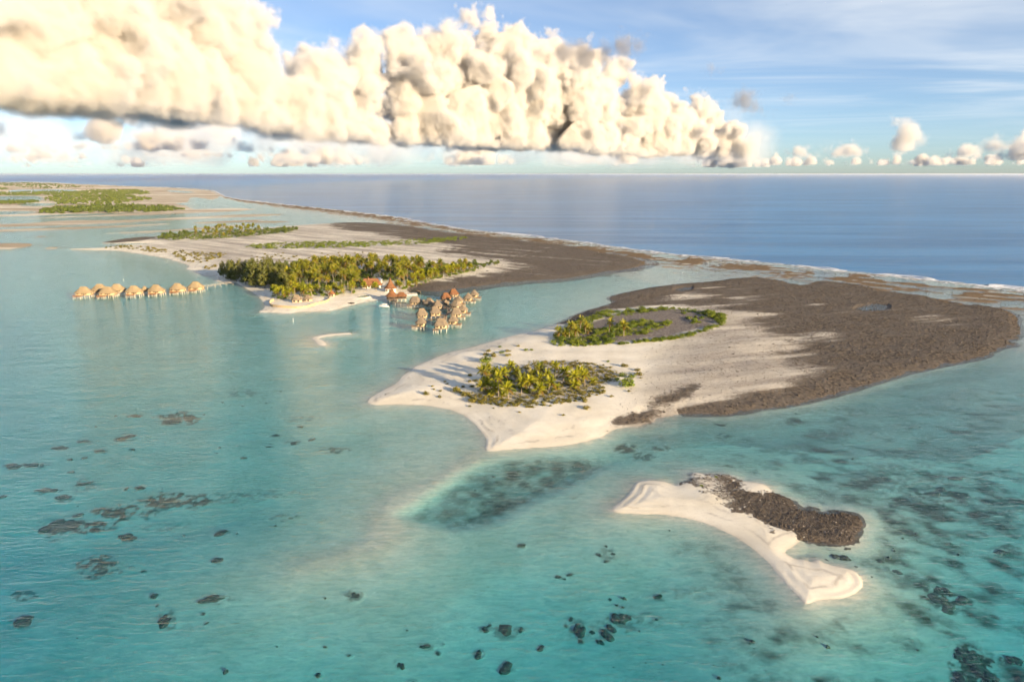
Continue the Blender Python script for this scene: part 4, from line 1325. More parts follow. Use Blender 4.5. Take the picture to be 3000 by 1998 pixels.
def build_bushes():
    rng = random.Random(9)
    scrub = [bush_mesh(rng, 'scrub') for _ in range(5)]
    leafy = [bush_mesh(rng, 'leafy') for _ in range(5)]

    def put(x, y, r, hz, kind, name, lb, grp):
        z = zat(x, y)
        if z < .06: return
        link(name, rng.choice(leafy if kind else scrub), loc=(x, y, z - .05), rot=(0, 0, rng.uniform(0, 6.28)), scale=(r * rng.uniform(.85, 1.15), r * rng.uniform(.85, 1.15), r * hz),
             label=lb, category='bush', group=grp)
    # single bushes that can be told apart (view V5: x, y of the foot, radius in view pixels)
    S = [(285,745,72,1,'round dark green bush alone on white sand behind the front grove'),(395,675,52,0,'largest olive bush of the clump on sand between the lobes'),(470,640,28,1,'small yellow-green bush in the clump between the lobes'),(315,612,34,0,'left back bush of the clump between the lobes'),(290,655,38,0,'leftmost bush of the clump between the lobes'),(535,672,38,0,'right front bush of the clump between the lobes'),(545,625,36,0,'right back bush of the clump between the lobes'),(450,568,20,1,'tiny round bush on sand above the clump'),(655,560,24,0,'small flat bush on sand left of the rear lobe'),(745,610,26,1,'low bright bush right of the clump between the lobes'),(812,605,20,1,'small upright bush right of the low bright one'),(1905,1025,98,1,'largest glossy bush at the right end of the front lobe'),(1960,930,48,1,'glossy bush behind the largest one on the front lobe'),(1860,910,46,1,'dark bush left behind the largest glossy bush'),(1790,965,40,1,'low dark bush left of the largest glossy bush'),(1895,800,46,0,'bush alone at the back right rim of the front lobe'),(2045,895,52,0,'flat bush at the right rim of the front lobe'),(2035,845,40,0,'upper flat bush at the right rim of the front lobe'),(1425,1290,55,0,'bush standing clear on the sand at the front of the lobe'),(1440,1210,52,0,'bush just behind the clear one at the front of the lobe'),(1180,1365,22,0,'withered little bush alone on the front beach'),(680,1325,20,0,'tiny bush alone on the front beach, left'),(1735,1155,26,0,'small bush at the right front of the scrub'),(1690,745,20,1,'little yellow bush at the back of the front lobe'),(1935,1095,24,0,'withered bush below the largest glossy bush'),(1230,960,44,1,'green bush under the lone slim palm'),
         (110,895,26,0,'small bush on sand left of the front grove, farther one'),(25,1030,22,0,'small bush on sand left of the front grove, leftmost'),(120,1025,26,0,'small bush on sand left of the front grove, middle'),(165,965,32,0,'bush on shaded sand just left of the front grove'),(105,975,30,0,'bush on shaded sand, left of its pair'),(2070,935,18,0,'tiny dry bush at the far right rim')]
    for a, b, r, k, lb in S:
        (px, py), = V5([(a, b)])
        x, y = P(px, py)
        rr = r * 600 / 2355 / FPX * math.hypot(y, CAM_H) * 1.35
        put(x, y, rr, .85 if k else .75, k, 'leafy_bush' if k else 'scrub_bush', lb, 'bushes on the palm islet')
    L9 = [(800,1110,62,0,'bush at the left end of the scrub line towards the sand tip'),(990,1150,40,0,'small bush in front of the left end of the scrub line'),(895,1045,25,0,'little bush behind the leftmost one'),(990,1065,30,0,'little bush right of the leftmost one'),(1060,930,30,0,'dark little bush out on the shaded sand'),(1110,960,26,0,'tiny dark bush out on the shaded sand'),(1215,1060,95,0,'broad bush in the scrub line left of the front grove'),(1340,1010,32,0,'small bush behind the broad one in the scrub line'),(1470,1005,38,0,'small bush near the left palms'),(1480,1210,78,0,'big bush at the left front corner of the grove'),(1370,1120,80,0,'bush between the broad one and the grove corner'),(1640,1250,60,0,'bush left of the nearest palm'),(1460,1285,30,0,'tiny bush on the sand below the grove corner'),(1810,1330,20,0,'tiny withered bush on the beach below the nearest palm'),(1455,840,35,0,'bush on shaded sand behind the scrub line'),(875,1000,28,0,'little dry bush behind the left end of the scrub line')]
    for a, b, r, k, lb in L9:
        (px, py), = V9([(a, b)])
        x, y = P(px, py)
        put(x, y, r * 400 / 2091 / FPX * math.hypot(y, CAM_H) * 1.35, .8, k, 'scrub_bush', lb, 'bushes on the palm islet')
    taken = []
    # undergrowth of the front lobe
    for poly, n, r0, r1, kind, lb in (
            ([(210,1110),(420,1170),(560,1190),(760,1200),(1000,1240),(1060,1260),(700,1275),(450,1255),(250,1220)], 40, .9, 1.7, 0, 'olive scrub in the front hem of the front grove'),
            ([(560,1190),(1000,1080),(1300,1060),(1600,1020),(1700,1080),(1550,1140),(1350,1220),(1000,1230),(760,1210)], 44, .9, 1.9, 0, 'olive scrub scattered before the front grove'),
            ([(1100,950),(1300,900),(1700,900),(1800,930),(1700,1020),(1300,1040),(1120,1050)], 24, .9, 1.8, 0, 'olive scrub between the palms and the glossy bushes'),
            ([(600,800),(1000,745),(1350,745),(1650,785),(1750,830),(1500,860),(1100,850),(700,830)], 44, .8, 1.7, 0, 'dark scrub along the back rim of the front lobe'),
            ([(0,1090),(180,1120),(330,1150),(420,1220),(250,1210),(100,1180)], 16, .9, 1.7, 0, 'olive scrub at the left front of the front grove'),
            ([(1000,1180),(1450,1110),(1600,1060),(1560,1140),(1250,1230)], 16, .8, 1.5, 0, 'olive scrub right of the centre of the front hem'),
            ([(1400,860),(1750,840),(1780,900),(1500,930)], 10, .8, 1.5, 0, 'scrub in the hollow right of the front grove'),
            ([(230,900),(560,860),(1000,900),(1050,1080),(600,1100),(300,1110)], 22, 1.2, 2.0, 1, 'dense green undergrowth beneath the front palms')):
        for x, y in scatter(V5(poly), n, rng, 1.5, taken):
            put(x, y, rng.uniform(r0, r1) * 1.22, rng.uniform(.65, .95), kind, 'leafy_bush' if kind else 'scrub_bush', lb, lb)
    for poly, n, r0, r1, kind, lb in (
            ([(60,560),(90,460),(300,330),(420,260),(560,215),(800,160),(860,200),(560,280),(500,420),(330,470),(250,560),(150,620)], 34, 1.3, 2.6, 1, 'dark green bush at the left shore of the rear lobe'),
            ([(100,600),(300,540),(640,540),(840,560),(780,590),(420,615),(250,625),(120,620)], 22, 1.2, 2.2, 1, 'bright bush in the front left hem of the rear lobe'),
            ([(500,500),(700,380),(1100,300),(1250,280),(1560,310),(1560,350),(1350,400),(1230,460),(900,490),(820,530),(600,545)], 60, 1.2, 2.3, 1, 'green bush in the middle thicket of the rear lobe'),
            ([(800,600),(1200,540),(1500,500),(1800,460),(2100,350),(2200,330),(2080,400),(1800,490),(1500,540),(1150,575),(850,605)], 46, .9, 1.6, 1, 'low hedge bush along the front rim of the rear lobe'),
            ([(2000,230),(2050,170),(2130,200),(2230,250),(2240,320),(2170,340),(2120,290),(2050,240)], 16, 1.6, 3.0, 1, 'tall bush at the right end of the rear lobe'),
            ([(850,190),(1100,140),(1400,130),(1560,120),(1700,130),(1400,165),(1150,190),(950,230)], 18, 1.1, 2.4, 1, 'green bush along the back rim of the rear lobe'),
            ([(1640,190),(1780,190),(1980,250),(1960,300),(1870,350),(1850,370),(1700,240)], 10, 1.0, 2.0, 1, 'scattered bush on the grey gravel of the rear lobe')):
        for x, y in scatter(V10(poly), n, rng, 1.7, taken):
            put(x, y, rng.uniform(r0, r1) * 1.55, rng.uniform(.7, 1.0), kind, 'leafy_bush', lb, lb)
    # two tufts on the dark rock of the sandbank
    for (a, b), lb in (((985, 125), 'yellow tuft on the back rim of the sandbank rocks'), ((880, 190), 'yellow tuft on the left of the sandbank rocks')):
        (px, py), = V6([(a, b)])
        x, y = P(px, py)
        put(x, y, .8, .8, 1, 'leafy_bush', lb, 'tufts on the sandbank')


def build_forest():
    rng = random.Random(41)
    palms = [make_palm(rng, rng.uniform(9, 14), rng.uniform(.4, 2.2), rng.uniform(5.2, 6.0), 24, M_PALM, False) for _ in range(7)]
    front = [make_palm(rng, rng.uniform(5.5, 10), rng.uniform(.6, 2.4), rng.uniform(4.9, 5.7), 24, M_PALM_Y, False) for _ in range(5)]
    pines = [tree_meshes(rng, 'pine') for _ in range(3)]
    broad = [tree_meshes(rng, 'broad') for _ in range(4)]
    taken = []
    keep_out = []
    for bx, by, rr in FOREST_CLEAR:
        x, y = P(*V3([(bx, by)])[0])
        keep_out.append((x, y, rr))

    def ok(x, y):
        return zat(x, y) > .25 and not any((x - a) ** 2 + (y - b) ** 2 < r * r for a, b, r in keep_out)

    def tree(data, x, y, s, name, lb, cat, grp, sz=1.0):
        e = link(name, None, loc=(x, y, zat(x, y) - .1), rot=(0, 0, rng.uniform(0, 6.28)), scale=(s, s, s * sz), label=lb, category=cat, group=grp)
        link('trunk', data[0], e); link('crown', data[1], e)
    areas = [
        # front beach palms, main palms, ironwoods on the left, dark broad trees on the right
        ('pine', [(105,310),(240,335),(330,370),(360,345),(330,300),(130,285)], 11, 4.5, (1.25, 1.6), 'feathery ironwood at the left point of the resort forest'),
        ('pine', [(330,360),(470,420),(620,430),(640,330),(480,290),(360,300)], 26, 5.0, (1.3, 1.75), 'tall feathery ironwood in the left part of the resort forest'),
        ('front', [(470,440),(560,480),(700,478),(860,470),(1010,455),(1170,450),(1190,425),(1000,425),(800,440),(560,445)], 22, 5.0, (.8, 1.05), 'sunlit yellow-green palm along the front beach of the resort'),
        ('front', [(1180,430),(1340,440),(1350,415),(1190,405)], 6, 4.0, (.7, .95), 'palm beside the round pool of the resort'),
        ('front', [(1480,420),(1620,372),(1760,335),(1900,298),(2050,275),(2050,262),(1850,278),(1700,310),(1560,355),(1470,395)], 30, 4.5, (.75, 1.0), 'sunlit palm along the right beach of the resort forest'),
        ('palm', [(600,440),(640,340),(760,280),(1000,270),(1180,280),(1190,360),(1150,430),(980,425),(800,435)], 62, 5.0, (.95, 1.25), 'coconut palm in the middle of the resort forest'),
        ('palm', [(1180,300),(1400,290),(1600,290),(1700,300),(1600,340),(1500,390),(1400,330),(1200,330)], 30, 5.0, (.85, 1.15), 'coconut palm behind the orange roofs of the resort'),
        ('palm', [(900,260),(1300,245),(1700,250),(1750,270),(1650,290),(1200,280),(920,280)], 34, 5.5, (.9, 1.1), 'coconut palm at the back of the resort forest'),
        ('broad', [(440,280),(700,250),(900,245),(1000,260),(760,280),(500,300)], 16, 6.5, (.8, 1.1), 'round leafy tree at the back left of the resort forest'),
        ('broad', [(1000,255),(1400,240),(1700,240),(1850,245),(1700,255),(1300,260)], 16, 7, (.6, .85), 'dark leafy tree along the back edge of the resort forest'),
        ('broad', [(1640,300),(1800,250),(2000,240),(2120,235),(2050,262),(1850,280),(1700,315)], 26, 5.5, (.6, .85), 'dark leafy tree at the right end of the resort forest'),
        ('palm', [(1700,300),(1900,265),(2050,255),(2000,245),(1800,262)], 12, 5.0, (.7, .95), 'coconut palm among the dark trees at the right end of the forest'),
        ('bushy', [(2050,262),(2150,240),(2260,222),(2240,205),(2120,228)], 12, 4.0, (.35, .6), 'low tree on the right tip of the resort forest'),
    ]
    def thicket(vw, poly, n, r0, r1, hz, mat, name, lb, leaves=70):
        V, F = [], []
        for x, y in scatter(vw(poly), n, rng, 0.0, []):
            z = zat(x, y)
            if z < .2 or not ok(x, y): continue
            r = rng.uniform(r0, r1); h = r * hz * rng.uniform(.6, 1.2)
            lob = [(x + rng.uniform(-.5, .5) * r, y + rng.uniform(-.5, .5) * r, z + h * rng.uniform(.35, .7), r * .6, r * .6, h * .38) for _ in range(4)]
            v, f = leaf_cloud(rng, lob, leaves, r * .20, 0, .6)
            b = len(V); V += v; F += [tuple(i + b for i in q) for q in f]
        link(name, pymesh(name, V, F, mat), kind='stuff', label=lb, category='undergrowth')
    thicket(V3, [(480,440),(560,478),(860,465),(1010,450),(1170,445),(1150,400),(800,400),(520,400)], 90, 1.6, 3.2, 1.1, M_HELIO, 'undergrowth', 'green undergrowth behind the front beach of the resort')
    thicket(V3, [(1480,415),(1620,370),(1760,333),(1900,297),(2080,268),(2060,255),(1800,270),(1560,340)], 110, 1.6, 3.2, 1.1, M_HELIO, 'undergrowth', 'green undergrowth behind the right beach of the resort')
    thicket(V3, [(330,350),(500,410),(900,415),(1180,400),(1500,385),(1700,305),(1900,265),(1750,250),(1300,245),(900,258),(640,300),(400,300)], 420, 2.2, 4.6, 1.2, M_BROAD, 'undergrowth', 'shaded undergrowth filling the resort forest')
    thicket(V7, [(1850,600),(2050,575),(2355,565),(2700,560),(3050,555),(3400,525),(3600,520),(3500,545),(3200,580),(2800,600),(2300,612),(2000,612)], 430, 2.0, 4.2, 1.0, M_HELIO, 'thicket', 'long green thicket on the sand behind the resort forest', 40)
    thicket(V7, [(1190,545),(1250,512),(1440,492),(1700,475),(2000,465),(2310,455),(2200,490),(1750,532),(1560,540),(1330,547)], 330, 2.5, 5.0, 1.2, M_BROAD, 'thicket', 'thick green understorey of the rear grove', 40)
    for kind, poly, n, mind, (s0, s1), lb in areas:
        for x, y in scatter(V3(poly), n, rng, mind, taken):
            if not ok(x, y): continue
            s = rng.uniform(s0, s1)
            if kind in ('palm', 'front'):
                place_palm(rng.choice(palms if kind == 'palm' else front), x, y, s, rng.uniform(0, 6.28), lb, lb)
            elif kind == 'pine':
                tree(rng.choice(pines), x, y, s, 'ironwood_tree', lb, 'tree', lb)
            else:
                tree(rng.choice(broad), x, y, s, 'leafy_tree', lb, 'tree', lb)
    # groves and thickets farther back on the resort island (view V7)
    far = [
        ('broad', [(1180,545),(1250,510),(1440,490),(1460,530),(1330,545)], 22, 8, (.55, .8), 'green tree at the left end of the rear grove'),
        ('palm', [(1450,530),(1500,490),(1700,470),(2000,460),(2000,500),(1650,540),(1560,535)], 44, 8, (.7, .95), 'palm in the long rear grove of the resort island'),
        ('broad', [(1600,540),(1800,500),(2100,470),(2320,455),(2200,490),(2000,510),(1750,530)], 36, 9, (.5, .8), 'green tree in the right half of the rear grove'),
        ('scrub', [(800,602),(900,585),(1050,590),(1200,610),(1300,620),(1280,640),(1150,632),(1000,612)], 40, 6, (1.8, 3.4), 'dark shrub on the left spit of the resort island'),
        ('scrub', [(1300,655),(1340,625),(1500,640),(1730,650),(1700,690),(1560,720),(1450,705),(1340,680)], 56, 5.5, (1.8, 3.6), 'shrub along the west shore of the resort island'),
        ('scrub', [(1550,770),(1560,745),(1650,740),(1660,760)], 8, 4, (1.6, 2.6), 'dark shrub at the inlet left of the forest'),
        ('scrub', [(1750,690),(2100,640),(2355,650),(2900,640),(3000,660),(2500,690),(2100,700)], 36, 7, (1.4, 2.6), 'scattered shrub on the sand behind the resort forest'),
    ]
    scrub = [bush_mesh(rng, 'scrub') for _ in range(4)]; leafy = [bush_mesh(rng, 'leafy') for _ in range(4)]
    for kind, poly, n, mind, (s0, s1), lb in far:
        for x, y in scatter(V7(poly), n, rng, mind, taken):
            if zat(x, y) < .1: continue
            s = rng.uniform(s0, s1)
            if kind == 'palm': place_palm(rng.choice(palms), x, y, s, rng.uniform(0, 6.28), lb, lb)
            elif kind == 'broad': tree(rng.choice(broad), x, y, s, 'leafy_tree', lb, 'tree', lb)
            else:
                link('scrub_bush' if kind == 'scrub' else 'leafy_bush', rng.choice(scrub if kind == 'scrub' else leafy), loc=(x, y, zat(x, y) - .1), rot=(0, 0, rng.uniform(0, 6.28)),
                     scale=(s, s, s * rng.uniform(.7, 1.1)), label=lb, category='bush', group=lb)
    # woods of the far islands: one mass each
    for k, (poly, lb) in enumerate(zip(far_green, ('far wood on the long tan island at the left', 'nearer strip of woods on the far left flats', 'thin wood at the left edge of the far flats', 'farthest wood under the left horizon', 'low scrub on the far left flats', 'small wood at the far left edge'))):
        V, F = [], []
        pts = scatter(poly, (900, 420, 260, 500, 160, 60)[k], rng, 0.0, [])
        for x, y in pts:
            z = max(zat(x, y), 0)
            hgt = rng.uniform(4, 11); rr = rng.uniform(4, 9)
            lob = [(x + rng.uniform(-.5, .5) * rr, y + rng.uniform(-.5, .5) * rr, z + hgt * rng.uniform(.35, .7), rr * .7, rr * .7, hgt * .38) for _ in range(3)]
            v, f = leaf_cloud(rng, lob, 26, rr * .42, 0, .5)
            b = len(V); V += v; F += [tuple(i + b for i in q) for q in f]
        if V:
            link('far_wood', pymesh('far_wood', V, F, M_BROAD), kind='stuff', label=lb, category='woods')


FOREST_CLEAR = [(1270,340,12),(1400,360,11),(1250,430,9),(1330,290,6),(760,490,7),(960,430,5),(1410,430,9)]
def build_ground_cover():
    rng = random.Random(52)

    def cover(vw, poly, n, r0, r1, hz, mat, lb):
        V, F = [], []
        for x, y in scatter(vw(poly), n, rng, 0.0, []):
            z = zat(x, y)
            if z < .15: continue
            r = rng.uniform(r0, r1); h = r * hz * rng.uniform(.6, 1.2)
            lob = [(x + rng.uniform(-.6, .6) * r, y + rng.uniform(-.6, .6) * r, z + h * .4, r * .6, r * .6, h * .45) for _ in range(3)]
            v, f = leaf_cloud(rng, lob, 46, r * .17, -.2, .7)
            b = len(V); V += v; F += [tuple(i + b for i in q) for q in f]
        link('ground_cover', pymesh('ground_cover', V, F, mat), kind='stuff', label=lb, category='undergrowth')
    cover(V5, [(230,890),(480,800),(760,760),(1000,735),(1350,740),(1650,785),(1820,860),(1760,940),(1650,1030),(1480,1120),(1250,1230),(1000,1245),(700,1265),(440,1250),(230,1200),(60,1120),(220,1060)], 400, .7, 1.5, .85, M_SCRUB, 'low olive scrub carpeting the front lobe between the palms')
    cover(V5, [(230,900),(560,840),(1050,900),(1100,1080),(900,1110),(560,1110),(280,1120)], 130, 1.0, 2.0, .9, M_HELIO, 'green undergrowth in the thick of the front grove')
    cover(V5, [(1100,900),(1400,850),(1750,850),(1850,930),(1700,1010),(1500,1060),(1150,1060)], 120, .7, 1.4, .8, M_SCRUB, 'dark scrub filling the right half of the front lobe')
    cover(V10, [(60,560),(90,460),(300,330),(420,260),(560,215),(860,170),(900,230),(600,290),(560,380),(760,380),(1100,300),(1560,310),(1560,355),(1250,460),(900,500),(850,580),(420,615),(120,625)], 330, 1.2, 2.4, .9, M_HELIO, 'dense green thicket over the left half of the rear lobe')
    cover(V10, [(850,600),(1200,545),(1500,505),(1800,465),(2100,355),(2230,310),(2240,340),(2080,410),(1800,500),(1500,545),(1150,582)], 110, .9, 1.7, .9, M_HELIO, 'low green hedge along the front rim of the rear lobe')
    cover(V10, [(850,200),(1100,140),(1500,118),(1750,130),(2000,170),(2060,165),(2230,250),(2240,320),(2120,300),(1980,230),(1700,160),(1400,165),(950,235)], 120, 1.1, 2.2, .9, M_HELIO, 'green scrub along the back rim of the rear lobe')


build_near_palms()
build_bushes()
build_ground_cover()
build_forest()
# ------------------------------------------------------------------ huts, walkways and the things of the resort
def thatch_material(name, c0, c1, c2):
    t = NT(name)
    tc = t.n('ShaderNodeTexCoord')
    o = tc.outputs['Object']
    oi = t.n('ShaderNodeObjectInfo')
    fib = t.noise(t.mapping(o, (6, 6, .9)), 1.6, 5, .65)
    big = t.noise(o, .55, 3, .55)
    c = t.mix(t.mapr(fib, .35, .65), c0, c1)
    c = t.mix(t.mapr(big, .42, .68, 0, .75), c, c2)
    c = t.mix(t.math('MULTIPLY', oi.outputs['Random'], .35), c, c2)
    t.l(c, t.bsdf.inputs['Base Color'])
    t.bsdf.inputs['Roughness'].default_value = .95
    t.bsdf.inputs['Specular IOR Level'].default_value = .1
    t.l(t.bump(t.math('ADD', fib, t.math('MULTIPLY', big, .7)), .8, .22), t.bsdf.inputs['Normal'])
    return t.m


def plain_material(name, c0, c1, scale=2.0, rough=.8, stretch=(1, 1, 1), bump=.2):
    t = NT(name)
    tc = t.n('ShaderNodeTexCoord')
    n_ = t.noise(t.mapping(tc.outputs['Object'], stretch), scale, 4, .6)
    t.l(t.mix(t.mapr(n_, .35, .65), c0, c1), t.bsdf.inputs['Base Color'])
    t.bsdf.inputs['Roughness'].default_value = rough
    t.l(t.bump(n_, bump, .05), t.bsdf.inputs['Normal'])
    return t.m


M_THATCH_ROW = thatch_material('golden_thatch', (.30, .225, .13), (.42, .33, .20), (.24, .185, .115))
M_THATCH = thatch_material('weathered_thatch', (.20, .158, .11), (.33, .265, .185), (.155, .128, .10))
M_THATCH_OR = thatch_material('orange_thatch', (.20, .092, .045), (.30, .145, .07), (.155, .078, .042))
M_WALL = plain_material('woven_wall', (.47, .36, .21), (.58, .46, .29), 5, .85, (1, 1, 4))
M_WALLW = plain_material('white_plaster', (.62, .58, .50), (.72, .68, .60), 2)
M_DECK = plain_material('weathered_deck', (.20, .135, .085), (.31, .215, .14), 3, .85, (1, 6, 1))
M_DECKR = plain_material('red_brown_deck', (.29, .14, .06), (.38, .19, .085), 3, .8, (1, 6, 1))
M_POST = plain_material('pale_post', (.45, .40, .33), (.58, .53, .45), 4)
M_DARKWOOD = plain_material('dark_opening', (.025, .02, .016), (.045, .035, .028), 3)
M_BAMBOO = plain_material('bamboo_fence', (.42, .31, .18), (.60, .47, .29), 3, .8, (9, 9, .4), .5)
M_WHITE = plain_material('white_gelcoat', (.78, .78, .77), (.82, .82, .81), 1, .25, (1, 1, 1), 0)
M_GLASS = plain_material('dark_glass', (.02, .03, .04), (.03, .04, .05), 1, .1, (1, 1, 1), 0)
M_POOL = plain_material('pool_water', (.06, .22, .22), (.08, .26, .25), 1, .05, (1, 1, 1), 0)
M_STONE = plain_material('pale_stone', (.50, .46, .38), (.62, .57, .48), 2)
M_CLOTH = plain_material('pale_canvas', (.60, .55, .46), (.68, .63, .54), 2)
M_TINROOF = plain_material('white_roof', (.60, .63, .68), (.70, .72, .75), 2, .5)


def box_mesh(name, sx, sy, sz, mat, c=(0, 0, 0), bevel=0.0):
    bm = bmesh.new()
    bmesh.ops.create_cube(bm, size=1)
    for v in bm.verts:
        v.co = (v.co.x * sx + c[0], v.co.y * sy + c[1], v.co.z * sz + c[2])
    if bevel:
        bmesh.ops.bevel(bm, geom=bm.edges[:], offset=bevel, segments=1, affect='EDGES')
    me = bpy.data.meshes.new(name); bm.to_mesh(me); bm.free()
    me.materials.append(mat)
    return me


def boxes_mesh(name, lst, mat):
    """several bars (centre, size, turn about z) joined into one part"""
    bm = bmesh.new()
    for c, s, rz in lst:
        r = bmesh.ops.create_cube(bm, size=1)
        m = Matrix.Translation(c) @ Matrix.Rotation(rz, 4, 'Z') @ Matrix.Diagonal((*s, 1))
        bmesh.ops.transform(bm, matrix=m, verts=r['verts'])
    me = bpy.data.meshes.new(name); bm.to_mesh(me); bm.free()
    me.materials.append(mat)
    return me


def ring(w, d, z, k=20, p=3.2):
    """rounded rectangle"""
    out = []
    for i in range(k):
        th = 2 * math.pi * (i + .5) / k
        c, s = math.cos(th), math.sin(th)
        r = (abs(c) ** p + abs(s) ** p) ** (-1 / p)
        out.append(Vector((c * r * w / 2, s * r * d / 2, z)))
    return out


def roof_mesh(name, w, d, z0, h, ridge, mat, rng, flare=.12, k=20, p=3.2, thick=.35):
    """thatched hip roof: eave ring swept up to a ridge of the given length along x"""
    V, F = [], []
    rings = [ring(w - .5, d - .5, z0 - .02, k, p), ring(w, d, z0 - thick, k, p), ring(w + .06, d + .06, z0, k, p)]
    for s in (.22, .48, .75, .93, 1.0):
        e = ring(w, d, 0, k, p)
        q = []
        for v in e:
            rx = max(-ridge / 2, min(ridge / 2, v.x * ridge / w * 1.5))
            f = s
            zz = z0 + h * (s - flare * math.sin(math.pi * s) * 1.0)
            q.append(Vector((v.x + (rx - v.x) * f + rng.uniform(-.05, .05), v.y * (1 - f) * 1.0 + rng.uniform(-.05, .05), zz + rng.uniform(-.05, .05))))
        rings.append(q)
    for r_ in rings: V += r_
    n = len(rings)
    for a in range(n - 1):
        for i in range(k):
            j = (i + 1) % k
            F.append((a * k + i, a * k + j, (a + 1) * k + j, (a + 1) * k + i))
    F.append(tuple(range(k))[::-1])
    return pymesh(name, V, F, mat, False)


def ridge_cap(w, z, mat):
    V, F = tube([(-w / 2 - .25, 0, z), (0, 0, z + .06), (w / 2 + .25, 0, z)], [.22, .26, .22], 6)
    return pymesh('ridge_cap', V, F, mat)


def wall_mesh(name, w, d, z0, z1, mat, k=20, p=4.5):
    a, b = ring(w, d, z0, k, p), ring(w, d, z1, k, p)
    V = a + b
    F = [(i, (i + 1) % k, k + (i + 1) % k, k + i) for i in range(k)] + [tuple(range(k))[::-1]]
    return pymesh(name, V, F, mat)


def platform_mesh(w, d, z, mat, k=20, p=4.5, th=.28):
    a, b = ring(w, d, z - th, k, p), ring(w, d, z, k, p)
    V = a + b
    F = [(i, (i + 1) % k, k + (i + 1) % k, k + i) for i in range(k)] + [tuple(range(k))[::-1], tuple(range(k, 2 * k))]
    return pymesh('platform', V, F, mat)


def post_mesh(h, r, mat):
    V, F = tube([(0, 0, -h), (0, 0, -h * .5), (0, 0, 0)], [r * 1.15, r, r], 7)
    return pymesh('stilt', V, F, mat, True)


def rail_mesh(w, d, z, mat, sides='fblr', hgt=1.0):
    lst = []
    W, D = w / 2, d / 2
    edges = {'f': ((-W, -D), (W, -D)), 'b': ((-W, D), (W, D)), 'l': ((-W, -D), (-W, D)), 'r': ((W, -D), (W, D))}
    for s in sides:
        (ax, ay), (bx, by) = edges[s]
        L_ = math.hypot(bx - ax, by - ay); rz = math.atan2(by - ay, bx - ax)
        for q in (.5, 1.0):
            lst.append((((ax + bx) / 2, (ay + by) / 2, z + hgt * q), (L_, .09, .09), rz))
        n = max(2, int(L_ / 1.2))
        for i in range(n + 1):
            f = i / n
            lst.append(((ax + (bx - ax) * f, ay + (by - ay) * f, z + hgt / 2), (.10, .10, hgt), rz))
    return boxes_mesh('railing', lst, mat)


def make_hut(rng, w, d, floor, wall_h, roof_h, ridge, thatch, wallm, deckm, postm, deck=None, bed=1.6, shape=3.2, name='hut', spire=0.0, eave=1.0):
    """returns a list of (part name, mesh, offset, turn, children) for a hut on stilts, front towards -y"""
    parts = []
    zt = floor + wall_h
    rm = roof_mesh('roof', w + 2 * eave, d + 2 * eave, zt + .05, roof_h, ridge, thatch, rng, .04 + spire, 20, shape)
    kids = [('ridge_cap', ridge_cap(max(ridge, .3), zt + roof_h + .02, thatch), (0, 0, 0), 0)]
    parts.append(('roof', rm, (0, 0, 0), 0, kids))
    parts.append(('wall', wall_mesh('wall', w, d, floor, zt + .1, wallm), (0, 0, 0), 0, []))
    parts.append(('platform', platform_mesh(w + .9, d + .9, floor, deckm), (0, 0, 0), 0, []))
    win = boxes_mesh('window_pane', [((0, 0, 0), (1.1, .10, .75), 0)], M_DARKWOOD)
    frm = boxes_mesh('window_frame', [((0, -.06, .42), (1.3, .1, .10), 0), ((0, -.06, -.42), (1.3, .1, .10), 0), ((-.6, -.06, 0), (.10, .1, .75), 0), ((.6, -.06, 0), (.10, .1, .75), 0)], deckm)
    zc = floor + wall_h * .55
    spots = [(-w * .26, -d / 2 - .02, 0), (w * .26, -d / 2 - .02, 0), (w / 2 + .02, -d * .12, math.pi / 2), (-w / 2 - .02, d * .05, -math.pi / 2)]
    if w > 11: spots.append((0, -d / 2 - .02, 0))
    for x, y, rz in spots:
        parts.append(('window', win, (x, y, zc), rz, [('frame', frm, (0, 0, 0), 0)]))
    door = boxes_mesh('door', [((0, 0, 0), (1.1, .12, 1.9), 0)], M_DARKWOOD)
    parts.append(('door', door, (w * .02 if w < 11 else w * .12, -d / 2 - .03, floor + .97), 0, []))
    pm = post_mesh(floor + bed, .20 if w < 11 else .30, postm)
    nx = 3 if w < 11 else 4
    for i in range(nx):
        for j in range(3):
            parts.append(('stilt', pm, ((i / (nx - 1) - .5) * (w - 1.0), (j / 2 - .5) * (d - 1.0), floor - .27), 0, []))
    if deck:
        dx, dy, dw, dd, dz = deck
        sm = box_mesh('sun_deck', dw, dd, .22, deckm)
        rl = rail_mesh(dw - .15, dd - .15, .12, deckm, 'flr' if dy < 0 else 'fblr')
        parts.append(('sun_deck', sm, (dx, dy, dz - .11), 0, [('railing', rl, (0, 0, 0), 0)]))
        ps = post_mesh(dz + bed, .17, postm)
        for sx in (-.42, .42):
            for sy in (-.38, .38):
                parts.append(('stilt', ps, (dx + sx * dw, dy + sy * dd, dz - .2), 0, []))
        st = boxes_mesh('ladder', [((0, -.25 * q, -.35 * q), (.9, .22, .08), 0) for q in range(1, 6)] + [((-.5, -.75, -1.0), (.08, .10, 2.2), 0), ((.5, -.75, -1.0), (.08, .10, 2.2), 0)], postm)
        parts.append(('ladder', st, (dx + dw * .25, dy - dd / 2, dz), 0, []))
    return parts


def place_hut(parts, x, y, rz, name, label, cat, group, z=0.0):
    e = link(name, None, loc=(x, y, z), rot=(0, 0, rz), label=label, category=cat, group=group)
    for pn, me, off, r_, kids in parts:
        o = link(pn, me, e, loc=off, rot=(0, 0, r_))
        for kn, km, ko, kr in kids:
            link(kn, km, o, loc=ko, rot=(0, 0, kr))
    return e


